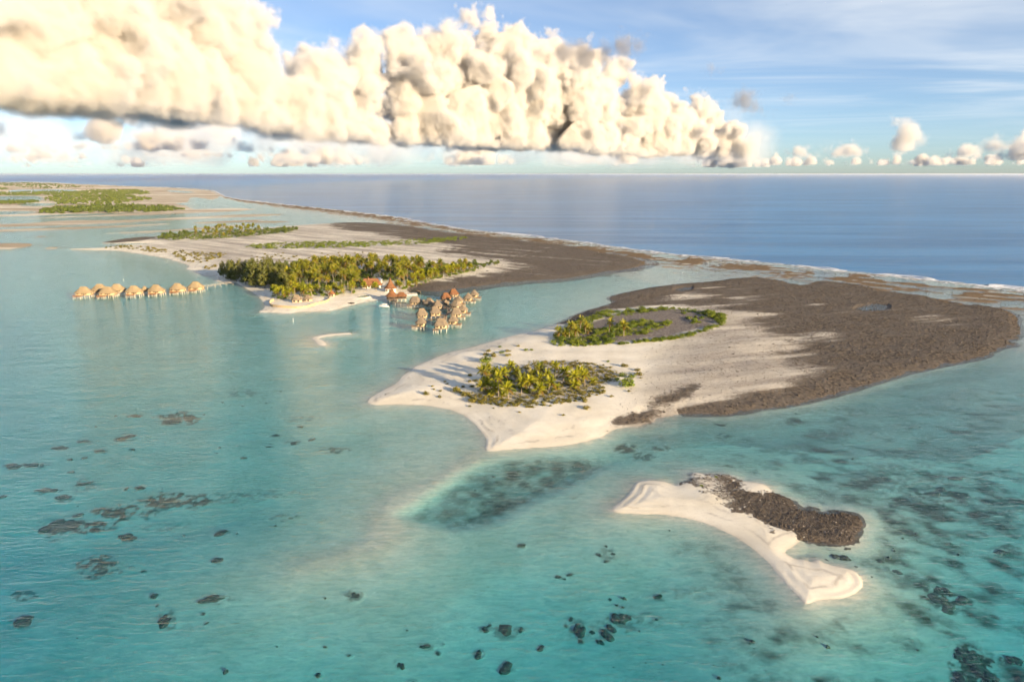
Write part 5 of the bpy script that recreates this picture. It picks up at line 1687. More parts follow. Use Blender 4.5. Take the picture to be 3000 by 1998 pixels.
def build_huts():
    rng = random.Random(3)
    FL = 2.3
    # the cluster on stilts (view V11: middle of the front wall at floor level, width m, ridge turn, roof kind)
    wide = lambda w, d, th, rh, rd, deck: make_hut(rng, w, d, FL, 2.1, rh, rd, th, M_WALL, M_DECK, M_POST, deck)
    kinds = {
        'end': wide(6.0, 6.8, M_THATCH, 3.6, 1.0, (4.6, -1.6, 2.8, 4.2, FL - .25)),
        'endl': wide(5.8, 6.6, M_THATCH, 3.7, .9, (-4.4, -2.2, 2.6, 3.4, FL - .35)),
        'wide': wide(8.2, 6.6, M_THATCH, 3.7, 4.4, (-3.2, -4.9, 3.6, 2.6, FL - .6)),
        'ridge': wide(7.0, 6.4, M_THATCH, 3.8, 3.2, (4.8, -1.4, 2.6, 4.0, FL - .25)),
        'plain': wide(6.8, 6.4, M_THATCH, 3.8, 3.2, None),
        'orange': wide(6.8, 6.4, M_THATCH_OR, 3.6, 3.0, (-4.6, -.5, 2.4, 3.6, FL - .2)),
        'small': make_hut(rng, 3.6, 3.4, FL, 1.7, 2.4, .4, M_THATCH, M_WALL, M_DECK, M_POST, None),
        'kiosk': make_hut(rng, 2.2, 2.0, FL - .4, 1.6, 1.5, .8, M_THATCH, M_WALL, M_DECK, M_POST, None, eave=.6),
    }
    C = [(490,1190,'endl',-.12,'front left stilt hut of the cluster, its pointed thatch facing the viewer'),
         (1040,1250,'wide',.05,'nearest and widest stilt hut of the cluster, with long straight ridge'),
         (1370,1130,'end',-.15,'front right stilt hut of the cluster, with a side deck over the water'),
         (510,955,'plain',.25,'stilt hut half hidden behind the front left hut'),
         (880,900,'ridge',.22,'stilt hut in the middle of the cluster with a shadow across its thatch'),
         (1460,930,'ridge',.20,'stilt hut just behind the front right hut'),
         (1650,825,'end',-.2,'pointed stilt hut on the right flank with a long side deck'),
         (940,700,'end',.35,'stilt hut behind the middle one, only its sunlit tip showing'),
         (1460,700,'plain',-.5,'shaded stilt hut in the core of the cluster'),
         (1530,565,'end',-.3,'sunlit pointed stilt hut in front of the orange roofed pair'),
         (720,640,'ridge',-.5,'stilt hut with a dark left slope at the left of the cluster'),
         (330,590,'wide',-.15,'stilt hut nearest the reception dock, apart at the left'),
         (1185,605,'small',.2,'little dark stilt hut below the orange roofed pair'),
         (1180,485,'orange',.3,'lower of the two orange roofed stilt huts'),
         (1395,375,'orange',.25,'farther of the two orange roofed stilt huts'),
         (1800,485,'end',-.1,'stilt hut at the right back, with tall pale posts'),
         (1965,395,'end',-.25,'tallest pointed stilt hut at the far right back'),
         (575,560,'kiosk',.1,'tiny roofed gate hut on the walkway to the cluster')]
    for a, b, kd, rz, lb in C:
        (px, py), = V11([(a, b)])
        x, y = P(px, py, FL)
        dd = {'wide': 3.5, 'small': 1.7, 'kiosk': 1.0}.get(kd, 3.5)
        place_hut(kinds[kd], x, y + dd, rz, 'stilt_hut', lb, 'hut', 'stilt huts of the right cluster')
    # the row of large bungalows at the left
    big = make_hut(rng, 12.2, 8.2, 2.5, 1.9, 4.4, 4.6, M_THATCH_ROW, M_WALL, M_DECKR, M_POST, (-.8, -5.6, 5.6, 3.2, 1.9), 1.8, 2.4, eave=1.3)
    bigl = make_hut(rng, 12.2, 8.2, 2.5, 1.9, 4.4, 4.6, M_THATCH_ROW, M_WALL, M_DECKR, M_POST, (-3.2, -5.4, 6.2, 3.0, 1.9), 1.8, 2.4, eave=1.3)
    sml = make_hut(rng, 4.2, 3.8, 2.5, 1.5, 2.4, .8, M_THATCH_ROW, M_WALL, M_DECKR, M_POST, None, 1.8, 2.6)
    Rw = [(215,310,bigl,.10,'leftmost bungalow of the overwater row at the end of the jetty'),
          (480,262,big,.12,'rear left bungalow of the row, behind its neighbour'),
          (605,310,bigl,.10,'second front bungalow of the row with a red-brown deck'),
          (765,262,big,.15,'rear bungalow of the row with a side wing'),
          (1045,292,big,.05,'middle bungalow of the overwater row'),
          (1240,243,sml,.0,'small square hut between the middle bungalows'),
          (1412,275,big,-.05,'third bungalow of the row from the shore'),
          (1765,248,big,-.08,'second bungalow of the row from the shore'),
          (2066,218,big,-.08,'bungalow of the row nearest to the shore')]
    for a, b, kd, rz, lb in Rw:
        (px, py), = V12([(a, b)])
        x, y = P(px, py, 2.5)
        place_hut(kd, x, y + (4.1 if kd is not sml else 1.9), rz, 'stilt_bungalow', lb, 'bungalow', 'bungalows of the left overwater row')


def build_walkway(name, px_pts, vw, z, w, label, rails=True, mat=None):
    mat = mat or M_DECK
    pts = [P(*q, z) for q in vw(px_pts)]
    e = link(name, None, loc=(pts[0][0], pts[0][1], 0), label=label, category='walkway', group='timber walkways')
    ox, oy = pts[0]
    pm = post_mesh(z + 1.8, .13, M_POST)
    for i in range(len(pts) - 1):
        (ax, ay), (bx, by) = pts[i], pts[i + 1]
        L_ = math.hypot(bx - ax, by - ay); rz = math.atan2(by - ay, bx - ax)
        mx, my = (ax + bx) / 2 - ox, (ay + by) / 2 - oy
        dk = link('deck', box_mesh('walkway_deck', L_ + .6, w, .16, mat), e, loc=(mx, my, z - .08 + .006 * (i % 2)), rot=(0, 0, rz))
        if rails:
            lst = []
            n = max(1, int(L_ / 2.2))
            for sg in (-1, 1):
                lst.append(((0, sg * w * .46, 1.05), (L_, .07, .07), 0))
                for q in range(n + 1):
                    lst.append((((q / n - .5) * L_ * .98, sg * w * .46, .55), (.08, .08, 1.0), 0))
            link('railing', boxes_mesh('walkway_railing', lst, mat), dk)
        n = max(1, int(L_ / 4.5))
        for q in range(n):
            f = (q + .5) / n
            for sg in (-1, 1):
                link('post', pm, e, loc=(ax + (bx - ax) * f - ox - math.sin(rz) * sg * w * .42, ay + (by - ay) * f - oy + math.cos(rz) * sg * w * .42, z - .15))
    return e


def build_resort():
    rng = random.Random(8)
    build_walkway('walkway', [(-260,520),(180,560),(560,552),(780,575),(1000,610),(1250,660),(1290,770),(1190,900),(1150,990),(900,1010),(700,1010)], V11, 2.2, 2.0, 'timber walkway winding through the cluster of stilt huts')
    build_walkway('walkway', [(1270,640),(1480,520),(1640,440),(1760,450)], V11, 2.2, 1.8, 'side walkway to the stilt huts at the right back')
    build_walkway('walkway', [(330,285),(640,275),(900,268),(1190,252),(1420,240),(1640,228),(1940,195),(2200,166),(2360,153)], V12, 2.3, 1.8, 'long straight jetty linking the row of bungalows to the beach', True, M_POST)
    build_walkway('walkway', [(1480,268),(1580,255),(1640,247),(1695,240)], V1, 2.0, 2.0, 'landward end of the long jetty by the ironwoods', True, M_POST)

    def at(vw, a, b, z):
        (px, py), = vw([(a, b)])
        return P(px, py, z)
    # reception on its dock
    x, y = at(V2, 965, 300, 2.3)
    h = make_hut(rng, 7.6, 7.0, 2.3, 2.2, 5.6, .6, M_THATCH_OR, M_DARKWOOD, M_DECK, M_POST, (2.0, -5.2, 6.0, 3.0, 1.5), 1.6, 2.4, spire=.10, eave=1.3)
    place_hut(h, x, y + 3.4, 0, 'reception_hut', 'orange pointed reception hut on a dark dock beside the white boat', 'hut', None)
    x, y = at(V2, 1075, 295, 2.3)
    h = make_hut(rng, 7.4, 5.2, 2.3, 1.9, 2.6, 3.6, M_THATCH_OR, M_DARKWOOD, M_DECK, M_POST, None, 1.6, 2.8)
    place_hut(h, x, y + 3.6, 0, 'dock_annex', 'low orange roofed annex on the dock right of the reception hut', 'hut', None)

    def land_house(vw, a, b, w, d, wall_h, roof_h, ridge, thatch, wallm, name, label, rz=0, spire=0., shape=3.2, eave=1.0, tower=None):
        x, y = at(vw, a, b, 2.0)
        z = max(zat(x, y + d / 2), .3)
        parts = []
        parts.append(('roof', roof_mesh('roof', w + 2 * eave, d + 2 * eave, wall_h, roof_h, ridge, thatch, rng, .13 + spire, 20, shape), (0, 0, 0), 0, [('ridge_cap', ridge_cap(max(ridge, .3), wall_h + roof_h + .02, thatch), (0, 0, 0), 0)]))
        if tower:
            parts.append(('roof_spire', roof_mesh('roof_spire', 4.2, 4.2, wall_h + roof_h - 2.2, 4.4, .2, thatch, rng, .2, 16, 2.2), (tower, 0, 0), 0, []))
        parts.append(('wall', wall_mesh('wall', w, d, -.2, wall_h + .1, wallm), (0, 0, 0), 0, []))
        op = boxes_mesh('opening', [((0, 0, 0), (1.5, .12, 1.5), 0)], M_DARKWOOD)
        fr = boxes_mesh('frame', [((-.8, -.05, 0), (.12, .12, 1.7), 0), ((.8, -.05, 0), (.12, .12, 1.7), 0), ((0, -.05, .8), (1.7, .12, .12), 0)], M_POST)
        n = max(2, int(w / 2.6))
        for i in range(n):
            parts.append(('window', op, (((i + .5) / n - .5) * w * .86, -d / 2 - .03, wall_h * .5), 0, [('frame', fr, (0, 0, 0), 0)]))
        place_hut(parts, x, y + d / 2, rz, name, label, 'building', None, z)
    land_house(V2, 725, 172, 17, 9, 2.8, 5.2, 12.5, M_THATCH_OR, M_WALLW, 'long_house', 'long orange roofed house with a small spire among the palms', .05, 0, 4.5, 1.3, -2.2)
    land_house(V2, 950, 212, 9.0, 8.0, 3.4, 8.2, .4, M_THATCH_OR, M_WALLW, 'restaurant', 'tall pointed orange roof over white walls behind the reception hut', 0, .05, 2.3, .9)
    land_house(V2, 800, 110, 9, 6, 2.6, 1.4, 6, M_TINROOF, M_WALLW, 'service_house', 'white roofed house behind the long orange roof', -.1, 0, 5.0, .4)
    land_house(V2, 275, 270, 4.6, 4.6, 2.4, 3.0, .6, M_THATCH_OR, M_WALL, 'beach_hut', 'small reddish hut at the beach left of the orange roofs', 0, 0, 2.6, .7)
    land_house(V13, 690, 615, 7.4, 5.6, 2.3, 3.2, 3.2, M_THATCH, M_WALL, 'garden_hut', 'brown thatched hut behind the bamboo fence', .1, 0, 2.8, .9)
    land_house(V13, 880, 600, 6.0, 5.0, 2.2, 2.6, 2.6, M_THATCH, M_WALL, 'garden_hut', 'thatched hut right of the other one behind the bamboo fence', -.1, 0, 2.8, .9)
    # bamboo fence round the point
    pts = [at(V13, a, b, 1.2) for a, b in smooth_poly([(330,580),(245,610),(232,645),(262,690),(420,712),(620,722),(760,724),(870,712),(980,684),(1100,654),(1200,632),(1285,582),(1235,545)], 1, False)]
    e = link('bamboo_fence', None, loc=(*pts[0], 0), label='curved pale bamboo fence along the point of the resort beach', category='fence')
    for i in range(len(pts) - 1):
        (ax, ay), (bx, by) = pts[i], pts[i + 1]
        L_ = math.hypot(bx - ax, by - ay)
        hh = 2.1 + rng.uniform(-.1, .1)
        poles = []
        n = max(3, int(L_ / .32))
        for q in range(n):
            poles.append((((q + .5) / n * L_ - L_ / 2, rng.uniform(-.02, .02), hh / 2 + rng.uniform(-.06, .06)), (L_ / n * .88, .09, hh), 0))
        poles += [((0, -.09, hh * .3), (L_, .07, .09), 0), ((0, -.09, hh * .8), (L_, .07, .09), 0)]
        mx, my = (ax + bx) / 2, (ay + by) / 2
        link('fence_panel', boxes_mesh('fence_panel', poles, M_BAMBOO), e, loc=(mx - pts[0][0], my - pts[0][1], max(zat(mx, my), .2) - .25), rot=(0, 0, math.atan2(by - ay, bx - ax)))
    # round pool
    x, y = at(V13, 1855, 522, 1.5)
    z = zat(x, y)
    e = link('round_pool', None, loc=(x, y, max(z, .8)), label='round pool with pale stone rim in front of the long house', category='pool')
    V, F = [], []
    k = 36
    for rr, zz in ((9.5, -.6), (9.5, .30), (8.7, .30), (8.7, .05)):
        V += [Vector((math.cos(6.2832 * i / k) * rr * .55, math.sin(6.2832 * i / k) * rr * .55, zz)) for i in range(k)]
    for a in range(3):
        F += [(a * k + i, a * k + (i + 1) % k, (a + 1) * k + (i + 1) % k, (a + 1) * k + i) for i in range(k)]
    link('rim', pymesh('pool_rim', V, F, M_STONE), e)
    link('pool_water', pymesh('pool_surface', [Vector((math.cos(6.2832 * i / k) * 4.84, math.sin(6.2832 * i / k) * 4.84, .17)) for i in range(k)], [tuple(range(k))], M_POOL), e)
    # white motor boat
    build_boat(*at(V13, 2210, 700, 0.0), R(-8))
    # terrace on the rocks right of the reception, with loungers
    x, y = at(V2, 1130, 240, 1.0)
    e = link('stone_terrace', None, loc=(x, y + 1.5, 0), rot=(0, 0, .25), label='pale stone terrace by the water right of the reception hut', category='terrace')
    link('slab', box_mesh('terrace_slab', 19, 7, 1.9, M_STONE, (0, 0, -.15), .15), e)
    link('step', box_mesh('terrace_step', 6, 1.6, .9, M_STONE, (-3, -4.2, -.1), .08), e)
    for i in range(6):
        link('lounger', boxes_mesh('lounger', [((0, 0, .35), (.75, 1.5, .12), 0), ((0, .95, .55), (.75, .55, .12), 0), ((-.3, -.6, .15), (.08, .08, .3), 0), ((.3, -.6, .15), (.08, .08, .3), 0), ((-.3, .6, .15), (.08, .08, .3), 0), ((.3, .6, .15), (.08, .08, .3), 0)], M_CLOTH),
             loc=(x - 6.5 + i * 2.5, y + 1.3 + .6 * (i - 3) * .25 * 2.2 + .3, .85), rot=(0, 0, .25 + rng.uniform(-.2, .2)), label='pale lounger on the stone terrace, %s from the left' % ('first', 'second', 'third', 'fourth', 'fifth', 'sixth')[i], category='lounger', group='loungers on the terrace')
    # dinghy drawn up right of the terrace
    hull = boat_hull(4.6, 1.7, .7, M_DECK)
    x, y = at(V11, 430, 225, .2)
    o = link('rowing_boat', None, loc=(x, y, .1), rot=(0, 0, R(150)), label='small brown rowing boat at the shore right of the terrace', category='boat')
    link('hull', hull, o)
    link('thwart', boxes_mesh('thwart', [((-.7, 0, .45), (.25, 1.3, .06), 0), ((.7, 0, .45), (.25, 1.3, .06), 0)], M_POST), o)
    for (a, b), lb in (((1622, 640), 'dark outrigger canoe on the resort beach, left of two'), ((1660, 632), 'dark outrigger canoe on the resort beach, right of two')):
        x, y = at(V13, a, b, .8)
        o = link('canoe', None, loc=(x, y, zat(x, y) + .05), rot=(0, 0, R(-35)), label=lb, category='canoe', group='canoes on the beach')
        link('hull', boat_hull(5.0, .8, .5, M_DARKWOOD), o)
        link('outrigger', boxes_mesh('outrigger', [((0, 1.3, .1), (3.6, .16, .16), 0), ((-.9, .65, .35), (.08, 1.4, .08), 0), ((.9, .65, .35), (.08, 1.4, .08), 0)], M_DECK), o)
    # channel markers and floats
    for vw, a, b, lb in ((V12, 912, 92, 'white marker post in the water behind the bungalow row'), (V1, 2228, 612, 'white marker post in the water off the resort point')):
        x, y = at(vw, a, b, 0)
        o = link('channel_marker', None, loc=(x, y, 0), label=lb, category='marker', group='channel markers')
        V, F = tube([(0, 0, -1.5), (0, 0, 1.0), (0, 0, 2.2)], [.10, .09, .08], 8)
        link('post', pymesh('marker_post', V, F, M_WHITE, True), o)
        V, F = tube([(0, 0, 2.2), (0, 0, 2.4), (0, 0, 2.9)], [.20, .22, .14], 8)
        link('topmark', pymesh('marker_top', V, F, M_WHITE, True), o)
    for i, (a, b) in enumerate(((1033, 783), (1085, 797))):
        x, y = at(V1, a, b, 0)
        bm = bmesh.new(); bmesh.ops.create_icosphere(bm, subdivisions=2, radius=.2)
        for v in bm.verts: v.co.z *= .8
        bmesh.ops.create_cone(bm, segments=8, radius1=.12, radius2=.06, depth=.5, matrix=Matrix.Translation((0, 0, .4)))
        me = bpy.data.meshes.new('mooring_float'); bm.to_mesh(me); bm.free(); me.materials.append(M_WHITE)
        link('mooring_float', me, loc=(x, y, .1), label='tiny white mooring float off the resort point, %s of two' % ('left', 'right')[i], category='float', group='mooring floats')


def boat_hull(L, B, D, mat):
    V, F = [], []
    st = 9
    for i in range(st):
        s = i / (st - 1)
        x = (s - .5) * L
        b = B / 2 * (1 - max(0, (s - .45) / .55) ** 2.2) * (.85 + .15 * min(1, s * 4))
        z = D * (1 + .35 * max(0, s - .5) * 2)
        V += [Vector((x, -b, z)), Vector((x, -b * .82, .1 * D)), Vector((x, 0, -.25 * D)), Vector((x, b * .82, .1 * D)), Vector((x, b, z)), Vector((x, b * .86, z - .02)), Vector((x, b * .7, .3 * D)), Vector((x, -b * .7, .3 * D)), Vector((x, -b * .86, z - .02))]
    n = 9
    for i in range(st - 1):
        for j in range(n):
            k = (j + 1) % n
            F.append((i * n + j, (i + 1) * n + j, (i + 1) * n + k, i * n + k))
    F.append(tuple(range(n)))
    F.append(tuple((st - 1) * n + j for j in range(n))[::-1])
    return pymesh('hull', V, F, mat, False)


def build_boat(x, y, rz):
    e = link('motor_boat', None, loc=(x, y, .0), rot=(0, 0, math.pi + rz), label='white motor boat with a cabin moored beside the reception dock', category='boat')
    link('hull', boat_hull(8.2, 2.8, 1.0, M_WHITE), e)
    link('fore_deck', box_mesh('fore_deck', 2.8, 1.7, .14, M_WHITE, (2.0, 0, 1.1), .05), e)
    bm = bmesh.new()
    r = bmesh.ops.create_cube(bm, size=1)
    for v in bm.verts:
        t = v.co.z > 0
        v.co = Vector((v.co.x * (3.6 if not t else 2.9) - .1 - (.25 if t else 0), v.co.y * (2.1 if not t else 1.8), 1.0 + (v.co.z + .5) * 1.25))
    bmesh.ops.bevel(bm, geom=bm.edges[:], offset=.08, segments=2, affect='EDGES')
    me = bpy.data.meshes.new('cabin'); bm.to_mesh(me); bm.free(); me.materials.append(M_WHITE)
    cab = link('cabin', me, e)
    for sg in (-1, 1):
        for q in range(3):
            link('window', box_mesh('boat_window', .75, .06, .5, M_GLASS), cab, loc=(-1.3 + q * .95, sg * 1.01, 1.72), rot=(sg * .12, 0, 0))
    link('windscreen', box_mesh('windscreen', .06, 1.5, .6, M_GLASS), cab, loc=(1.48, 0, 1.75), rot=(0, -.5, 0))
    link('hard_top', box_mesh('hard_top', 4.2, 2.3, .12, M_WHITE, (-.6, 0, 2.36), .05), e)
    link('outboard', boxes_mesh('outboard', [((-4.25, -.4, .9), (.45, .35, .9), 0), ((-4.25, .4, .9), (.45, .35, .9), 0)], M_GLASS), e)
    link('rail', boxes_mesh('bow_rail', [((2.6, -.8, 1.7), (2.4, .05, .05), .28), ((2.6, .8, 1.7), (2.4, .05, .05), -.28), ((1.5, -1.1, 1.45), (.05, .05, .6), 0), ((1.5, 1.1, 1.45), (.05, .05, .6), 0), ((3.6, -.5, 1.45), (.05, .05, .6), 0), ((3.6, .5, 1.45), (.05, .05, .6), 0)], M_POST), e)


build_huts()
build_resort()
# ------------------------------------------------------------------ loose rubble, surf, coral heads
def scatter_on(mask, n, rng, dens_r=None):
    """random ground points where a mask of the grid is high: x, y, z"""
    m2 = mask.reshape(nR, nA)
    cell = m2[:-1, :-1] * (np.diff(RR)[:, None] * (RR[:-1, None]) * np.diff(AZ)[None, :])
    p = cell.ravel(); p = p / p.sum()
    idx = rng.choice(len(p), n, p=p)
    j, i = idx // (nA - 1), idx % (nA - 1)
    a = AZ[i] + rng.random(n) * np.diff(AZ)[i]; r = RR[j] + rng.random(n) * np.diff(RR)[j]
    return np.stack([np.sin(a) * r, np.cos(a) * r, _gz[j, i]], 1)


def rocks(name, pts, r0, r1, mat, rng, flat=.6, **props):
    n = len(pts)
    base = np.array([(1, 0, 0), (0, 1, 0), (-1, 0, 0), (0, -1, 0), (0, 0, 1), (.6, .6, .55), (-.6, .5, .6)], float)
    faces = np.array([(0, 5, 4), (0, 1, 5), (5, 1, 4), (1, 6, 4), (1, 2, 6), (6, 2, 4), (2, 3, 4), (3, 0, 4)])
    s = r0 + (r1 - r0) * rng.random(n) ** 2.2
    th = rng.random(n) * 6.283
    b = base[None] * (1 + (rng.random((n, 7, 3)) - .5) * .6)
    x = b[..., 0] * np.cos(th)[:, None] - b[..., 1] * np.sin(th)[:, None]
    y = b[..., 0] * np.sin(th)[:, None] + b[..., 1] * np.cos(th)[:, None]
    V = np.stack([x * s[:, None] + pts[:, None, 0], y * s[:, None] + pts[:, None, 1], b[..., 2] * s[:, None] * flat + pts[:, None, 2] - .08 * s[:, None]], 2).reshape(-1, 3)
    F = (faces[None] + (np.arange(n) * 7)[:, None, None]).reshape(-1, 3)
    return link(name, np_mesh(name, V, F, mat, False), kind='stuff', **props)


def rock_material(name, c0, c1, c2):
    t = NT(name)
    pos = t.pos()
    n1 = t.noise(pos, .8, 4, .6); n2 = t.noise(pos, 4.0, 3, .6)
    c = t.mix(t.mapr(n1, .35, .65), c0, c1)
    c = t.mix(t.mapr(n2, .58, .70), c, c2)
    t.l(c, t.bsdf.inputs['Base Color']); t.bsdf.inputs['Roughness'].default_value = .9
    t.l(t.bump(n2, .6, .1), t.bsdf.inputs['Normal'])
    return t.m


def foam_material():
    t = NT('sea_foam')
    t.bsdf.inputs['Base Color'].default_value = (.80, .82, .84, 1)
    t.bsdf.inputs['Roughness'].default_value = .8
    n1 = t.noise(t.pos(), .9, 4, .65)
    tr = t.n('ShaderNodeBsdfTransparent')
    mx = t.n('ShaderNodeMixShader')
    t.l(t.mapr(n1, .30, .50), mx.inputs[0]); t.l(tr.outputs[0], mx.inputs[1]); t.l(t.bsdf.outputs[0], mx.inputs[2])
    t.l(mx.outputs[0], t.out.inputs['Surface'])
    return t.m


def build_surf():
    # resample the rim evenly
    sel = (rim_az > -.60) & (rim_az < .78)
    px_, py_ = np.sin(rim_az[sel]) * rim_r[sel], np.cos(rim_az[sel]) * rim_r[sel]
    seg = np.hypot(np.diff(px_), np.diff(py_)); cum = np.concatenate([[0], np.cumsum(seg)])
    step = 1.6
    s = np.arange(0, cum[-1], step)
    x, y = np.interp(s, cum, px_), np.interp(s, cum, py_)
    k = 9
    xs = np.convolve(np.pad(x, k, 'edge'), np.ones(2 * k + 1) / (2 * k + 1), 'valid'); ys = np.convolve(np.pad(y, k, 'edge'), np.ones(2 * k + 1) / (2 * k + 1), 'valid')
    tx, ty = np.gradient(xs), np.gradient(ys); l = np.hypot(tx, ty); tx, ty = tx / l, ty / l
    nx, ny = -ty, tx                                      # towards the ocean for a rim read left to right
    sgn = np.sign(np.mean(nx * xs + ny * ys)); nx, ny = nx * sgn, ny * sgn
    off = np.concatenate([np.arange(-20, -6, 1.6), np.arange(-6, 9, .8)])
    S, O = np.meshgrid(s, off, indexing='ij')
    wig = (fbm(s / 60, 0 * s, 3, 101) - .5) * 16
    amp = np.clip((fbm(s / 45, 0 * s + 3, 3, 102) - .34) * 3.2, 0, 1.0)
    X = xs[:, None] + nx[:, None] * (O + wig[:, None]); Y = ys[:, None] + ny[:, None] * (O + wig[:, None])
    ridge = np.exp(-((O - 2.5) / 1.7) ** 2) * amp[:, None] * 1.9
    Z = .07 + ridge + .05 * fbm(X / 2, Y / 2, 2, 103)
    dens = fbm(S / 5, O / 2.2, 3, 104) + .30 * np.exp(-((O - 1.2) / 2.4) ** 2) * amp[:, None] - .18 * sstep(-2, -20, O) - .25 * sstep(4, 9, O) + .10 * (amp[:, None] - .4)
    keep = dens > .50
    n0, n1 = S.shape
    a, b = np.meshgrid(np.arange(n0 - 1), np.arange(n1 - 1), indexing='ij')
    q = (a * n1 + b)
    Q = np.stack([q, q + n1, q + n1 + 1, q + 1], 2)[keep[:-1, :-1]]
    V = np.stack([X, Y, Z], 2).reshape(-1, 3)
    u, inv = np.unique(Q.ravel(), return_inverse=True)
    link('surf', np_mesh('surf', V[u], inv.reshape(-1, 4), foam_material(), True), kind='stuff', label='white surf breaking along the outer edge of the reef', category='surf')


def build_rubble():
    rng = np.random.default_rng(4)
    m1 = rock_material('dark_coral_rubble', (.030, .025, .021), (.10, .078, .057), (.21, .18, .15))
    m2 = rock_material('bleached_rubble', (.30, .27, .24), (.42, .38, .34), (.16, .14, .12))
    is0, is1, is2 = (ISL == 0), (ISL == 1), (ISL == 2)
    land = sd > .5
    rocks('coral_rubble', scatter_on(rock_sb * land * is0, 5200, rng), .08, .34, m1, rng, .7, label='dark coral rubble covering the back of the sandbank', category='rubble')
    rocks('coral_rubble', scatter_on((rockm ** 2) * land * is1 + 1e-12, 15000, rng), .22, .95, m1, rng, .5, label='dark coral rubble strewn over the broad flat', category='rubble')
    rocks('coral_rubble', scatter_on((rockm ** 2) * land * is2 + 1e-12, 6000, rng), .4, 1.5, m1, rng, .5, label='dark coral rubble on the flat of the resort island', category='rubble')
    rocks('shingle', scatter_on(np.clip(gravel, 0, 1) * land * is1 * (1 - rockm) + 1e-12, 7000, rng), .10, .42, m1, rng, .6, label='grey shingle scattered on the islet sand', category='shingle')
    rocks('bleached_coral', scatter_on(rock_sb * land * is0, 90, rng), .12, .35, m2, rng, .6, label='bleached coral pieces among the sandbank rubble', category='rubble')
    rocks('reef_boulders', scatter_on(np.clip(reefm, 0, 1) * (DIST < 1400) + 1e-12, 2600, rng), .3, 1.1, m1, rng, .6, label='small dark boulders strewn on the reef platform', category='boulders')


def coral_mesh(rng):
    bm = bmesh.new()
    for q in range(rng.randint(5, 8)):
        a = rng.uniform(0, 6.28); d = rng.uniform(0, .7)
        r = bmesh.ops.create_icosphere(bm, subdivisions=3, radius=rng.uniform(.28, .5))
        ox, oy, sz = math.cos(a) * d, math.sin(a) * d, rng.uniform(.7, 1.1)
        sd_ = rng.uniform(0, 50)
        for v in r['verts']:
            n_ = mnoise.noise(v.co * 3.5 + Vector((sd_, 0, 0)))
            v.co *= 1 + .45 * n_ + .22 * mnoise.noise(v.co * 9 + Vector((0, sd_, 0)))
            v.co = Vector((v.co.x + ox, v.co.y + oy, v.co.z * sz + .12))
    me = bpy.data.meshes.new('coral_head'); bm.to_mesh(me); bm.free()
    me.polygons.foreach_set('use_smooth', [True] * len(me.polygons))
    return me


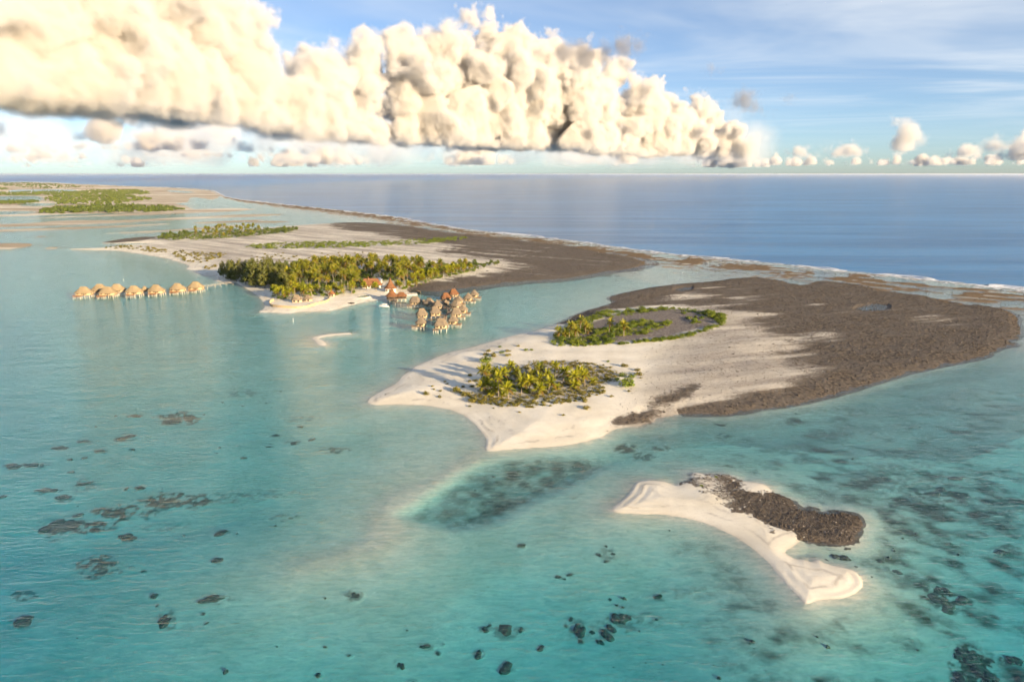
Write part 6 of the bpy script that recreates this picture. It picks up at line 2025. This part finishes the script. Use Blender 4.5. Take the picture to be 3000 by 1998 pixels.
def build_corals():
    rng = random.Random(15)
    mat = rock_material('live_coral', (.045, .048, .038), (.11, .10, .072), (.19, .16, .11))
    ms = [coral_mesh(rng) for _ in range(6)]
    for m in ms:
        m.materials.append(mat)
    A, B, C = CORAL_A, CORAL_B, CORAL_C
    D = [(800,918,55,20),(850,880,26,10),(735,938,12,6)]
    for vw, lst, lb, top in ((R3, A, 'dark coral head under the turquoise water at the lower left', .28), (R4, B, 'dark coral head under the turquoise water at the bottom centre', .28), (R5, C, 'brown coral head under the green water at the lower right', .35), (R5, D, 'dark rock awash in the inlet behind the sandbank', 1.3)):
        s = vw([(1, 0)])[0][0] - vw([(0, 0)])[0][0]
        for a, b, rx, ry in lst:
            (px, py), = vw([(a, b)])
            x, y = P(px, py)
            z = zat(x, y)
            d = math.hypot(y, CAM_H)
            wx_ = rx * s / FPX * d; wy_ = ry * s / FPX * d / (CAM_H / math.hypot(d, 0)) * 1.0
            wy_ = min(max(wy_, wx_ * .5), wx_ * 1.6)
            # seen through the water the head looks where its top is
            h = max(min(wx_ * .5, (-z) * top), .18)
            link('coral_head' if top < 1 else 'awash_rock', rng.choice(ms), loc=(x, y, z - .1), rot=(0, 0, rng.uniform(-.4, .4)), scale=(wx_ * 1.05, wy_ * 1.05, h), label=lb, category='coral' if top < 1 else 'rock', group=lb)
    # loose coral lumps too small to tell apart
    rg = np.random.default_rng(6)
    near = (DIST < 330) * (sd < -8) * (dep > 1.2) * (PX > 200)
    rocks('coral_bits', scatter_on(near * (.15 + weedv) * (fbm(GX / 18, GY / 18, 2, 120) > .55), 900, rg), .15, .75, mat, rg, .9, label='small loose coral lumps dotted over the lagoon bed', category='coral')


def ordinal(n):
    w = ['first', 'second', 'third', 'fourth', 'fifth', 'sixth', 'seventh', 'eighth', 'ninth', 'tenth', 'eleventh', 'twelfth']
    if n <= 12: return w[n - 1]
    return '%d%s' % (n, 'th' if 10 <= n % 100 <= 20 else {1: 'st', 2: 'nd', 3: 'rd'}.get(n % 10, 'th'))


def tell_apart():
    """things of one group that share a label: say which one, counted from the left of the picture"""
    by = {}
    for o in COL.objects:
        if o.parent is None and o.get('category') and o.get('kind') is None:
            by.setdefault(o['label'], []).append(o)
    for lb, lst in by.items():
        if len(lst) < 2: continue
        lst.sort(key=lambda o: o.location.x / max(o.location.y, 1.0))
        n = len(lst)
        for i, o in enumerate(lst):
            w = 'leftmost' if i == 0 else 'rightmost' if i == n - 1 else ordinal(i + 1) + ' from the left' if i < n / 2 else ordinal(n - i) + ' from the right'
            o['label'] = (lb + ', ' + w) if len((lb + ' ' + w).split()) <= 16 else (lb.replace(' of the resort forest', '').replace(' of the forest', '') + ', ' + w)


build_surf()
build_rubble()
build_corals()
tell_apart()


def build_haze():
    t = NT('sea_air')
    t.N.remove(t.bsdf)
    pv = t.n('ShaderNodeVolumePrincipled', Density=HAZE, Anisotropy=.2, Density__Attribute='')
    pv.inputs['Color'].default_value = (.93, .95, 1.0, 1)
    t.l(pv.outputs[0], t.out.inputs['Volume'])
    link('haze', box_mesh('haze', 330000, 330000, 165.0, t.m, (0, 0, 104.0 - 82.5)), kind='stuff', label='thin sea haze over lagoon and ocean', category='haze')


HAZE = 1.5e-5
build_haze()
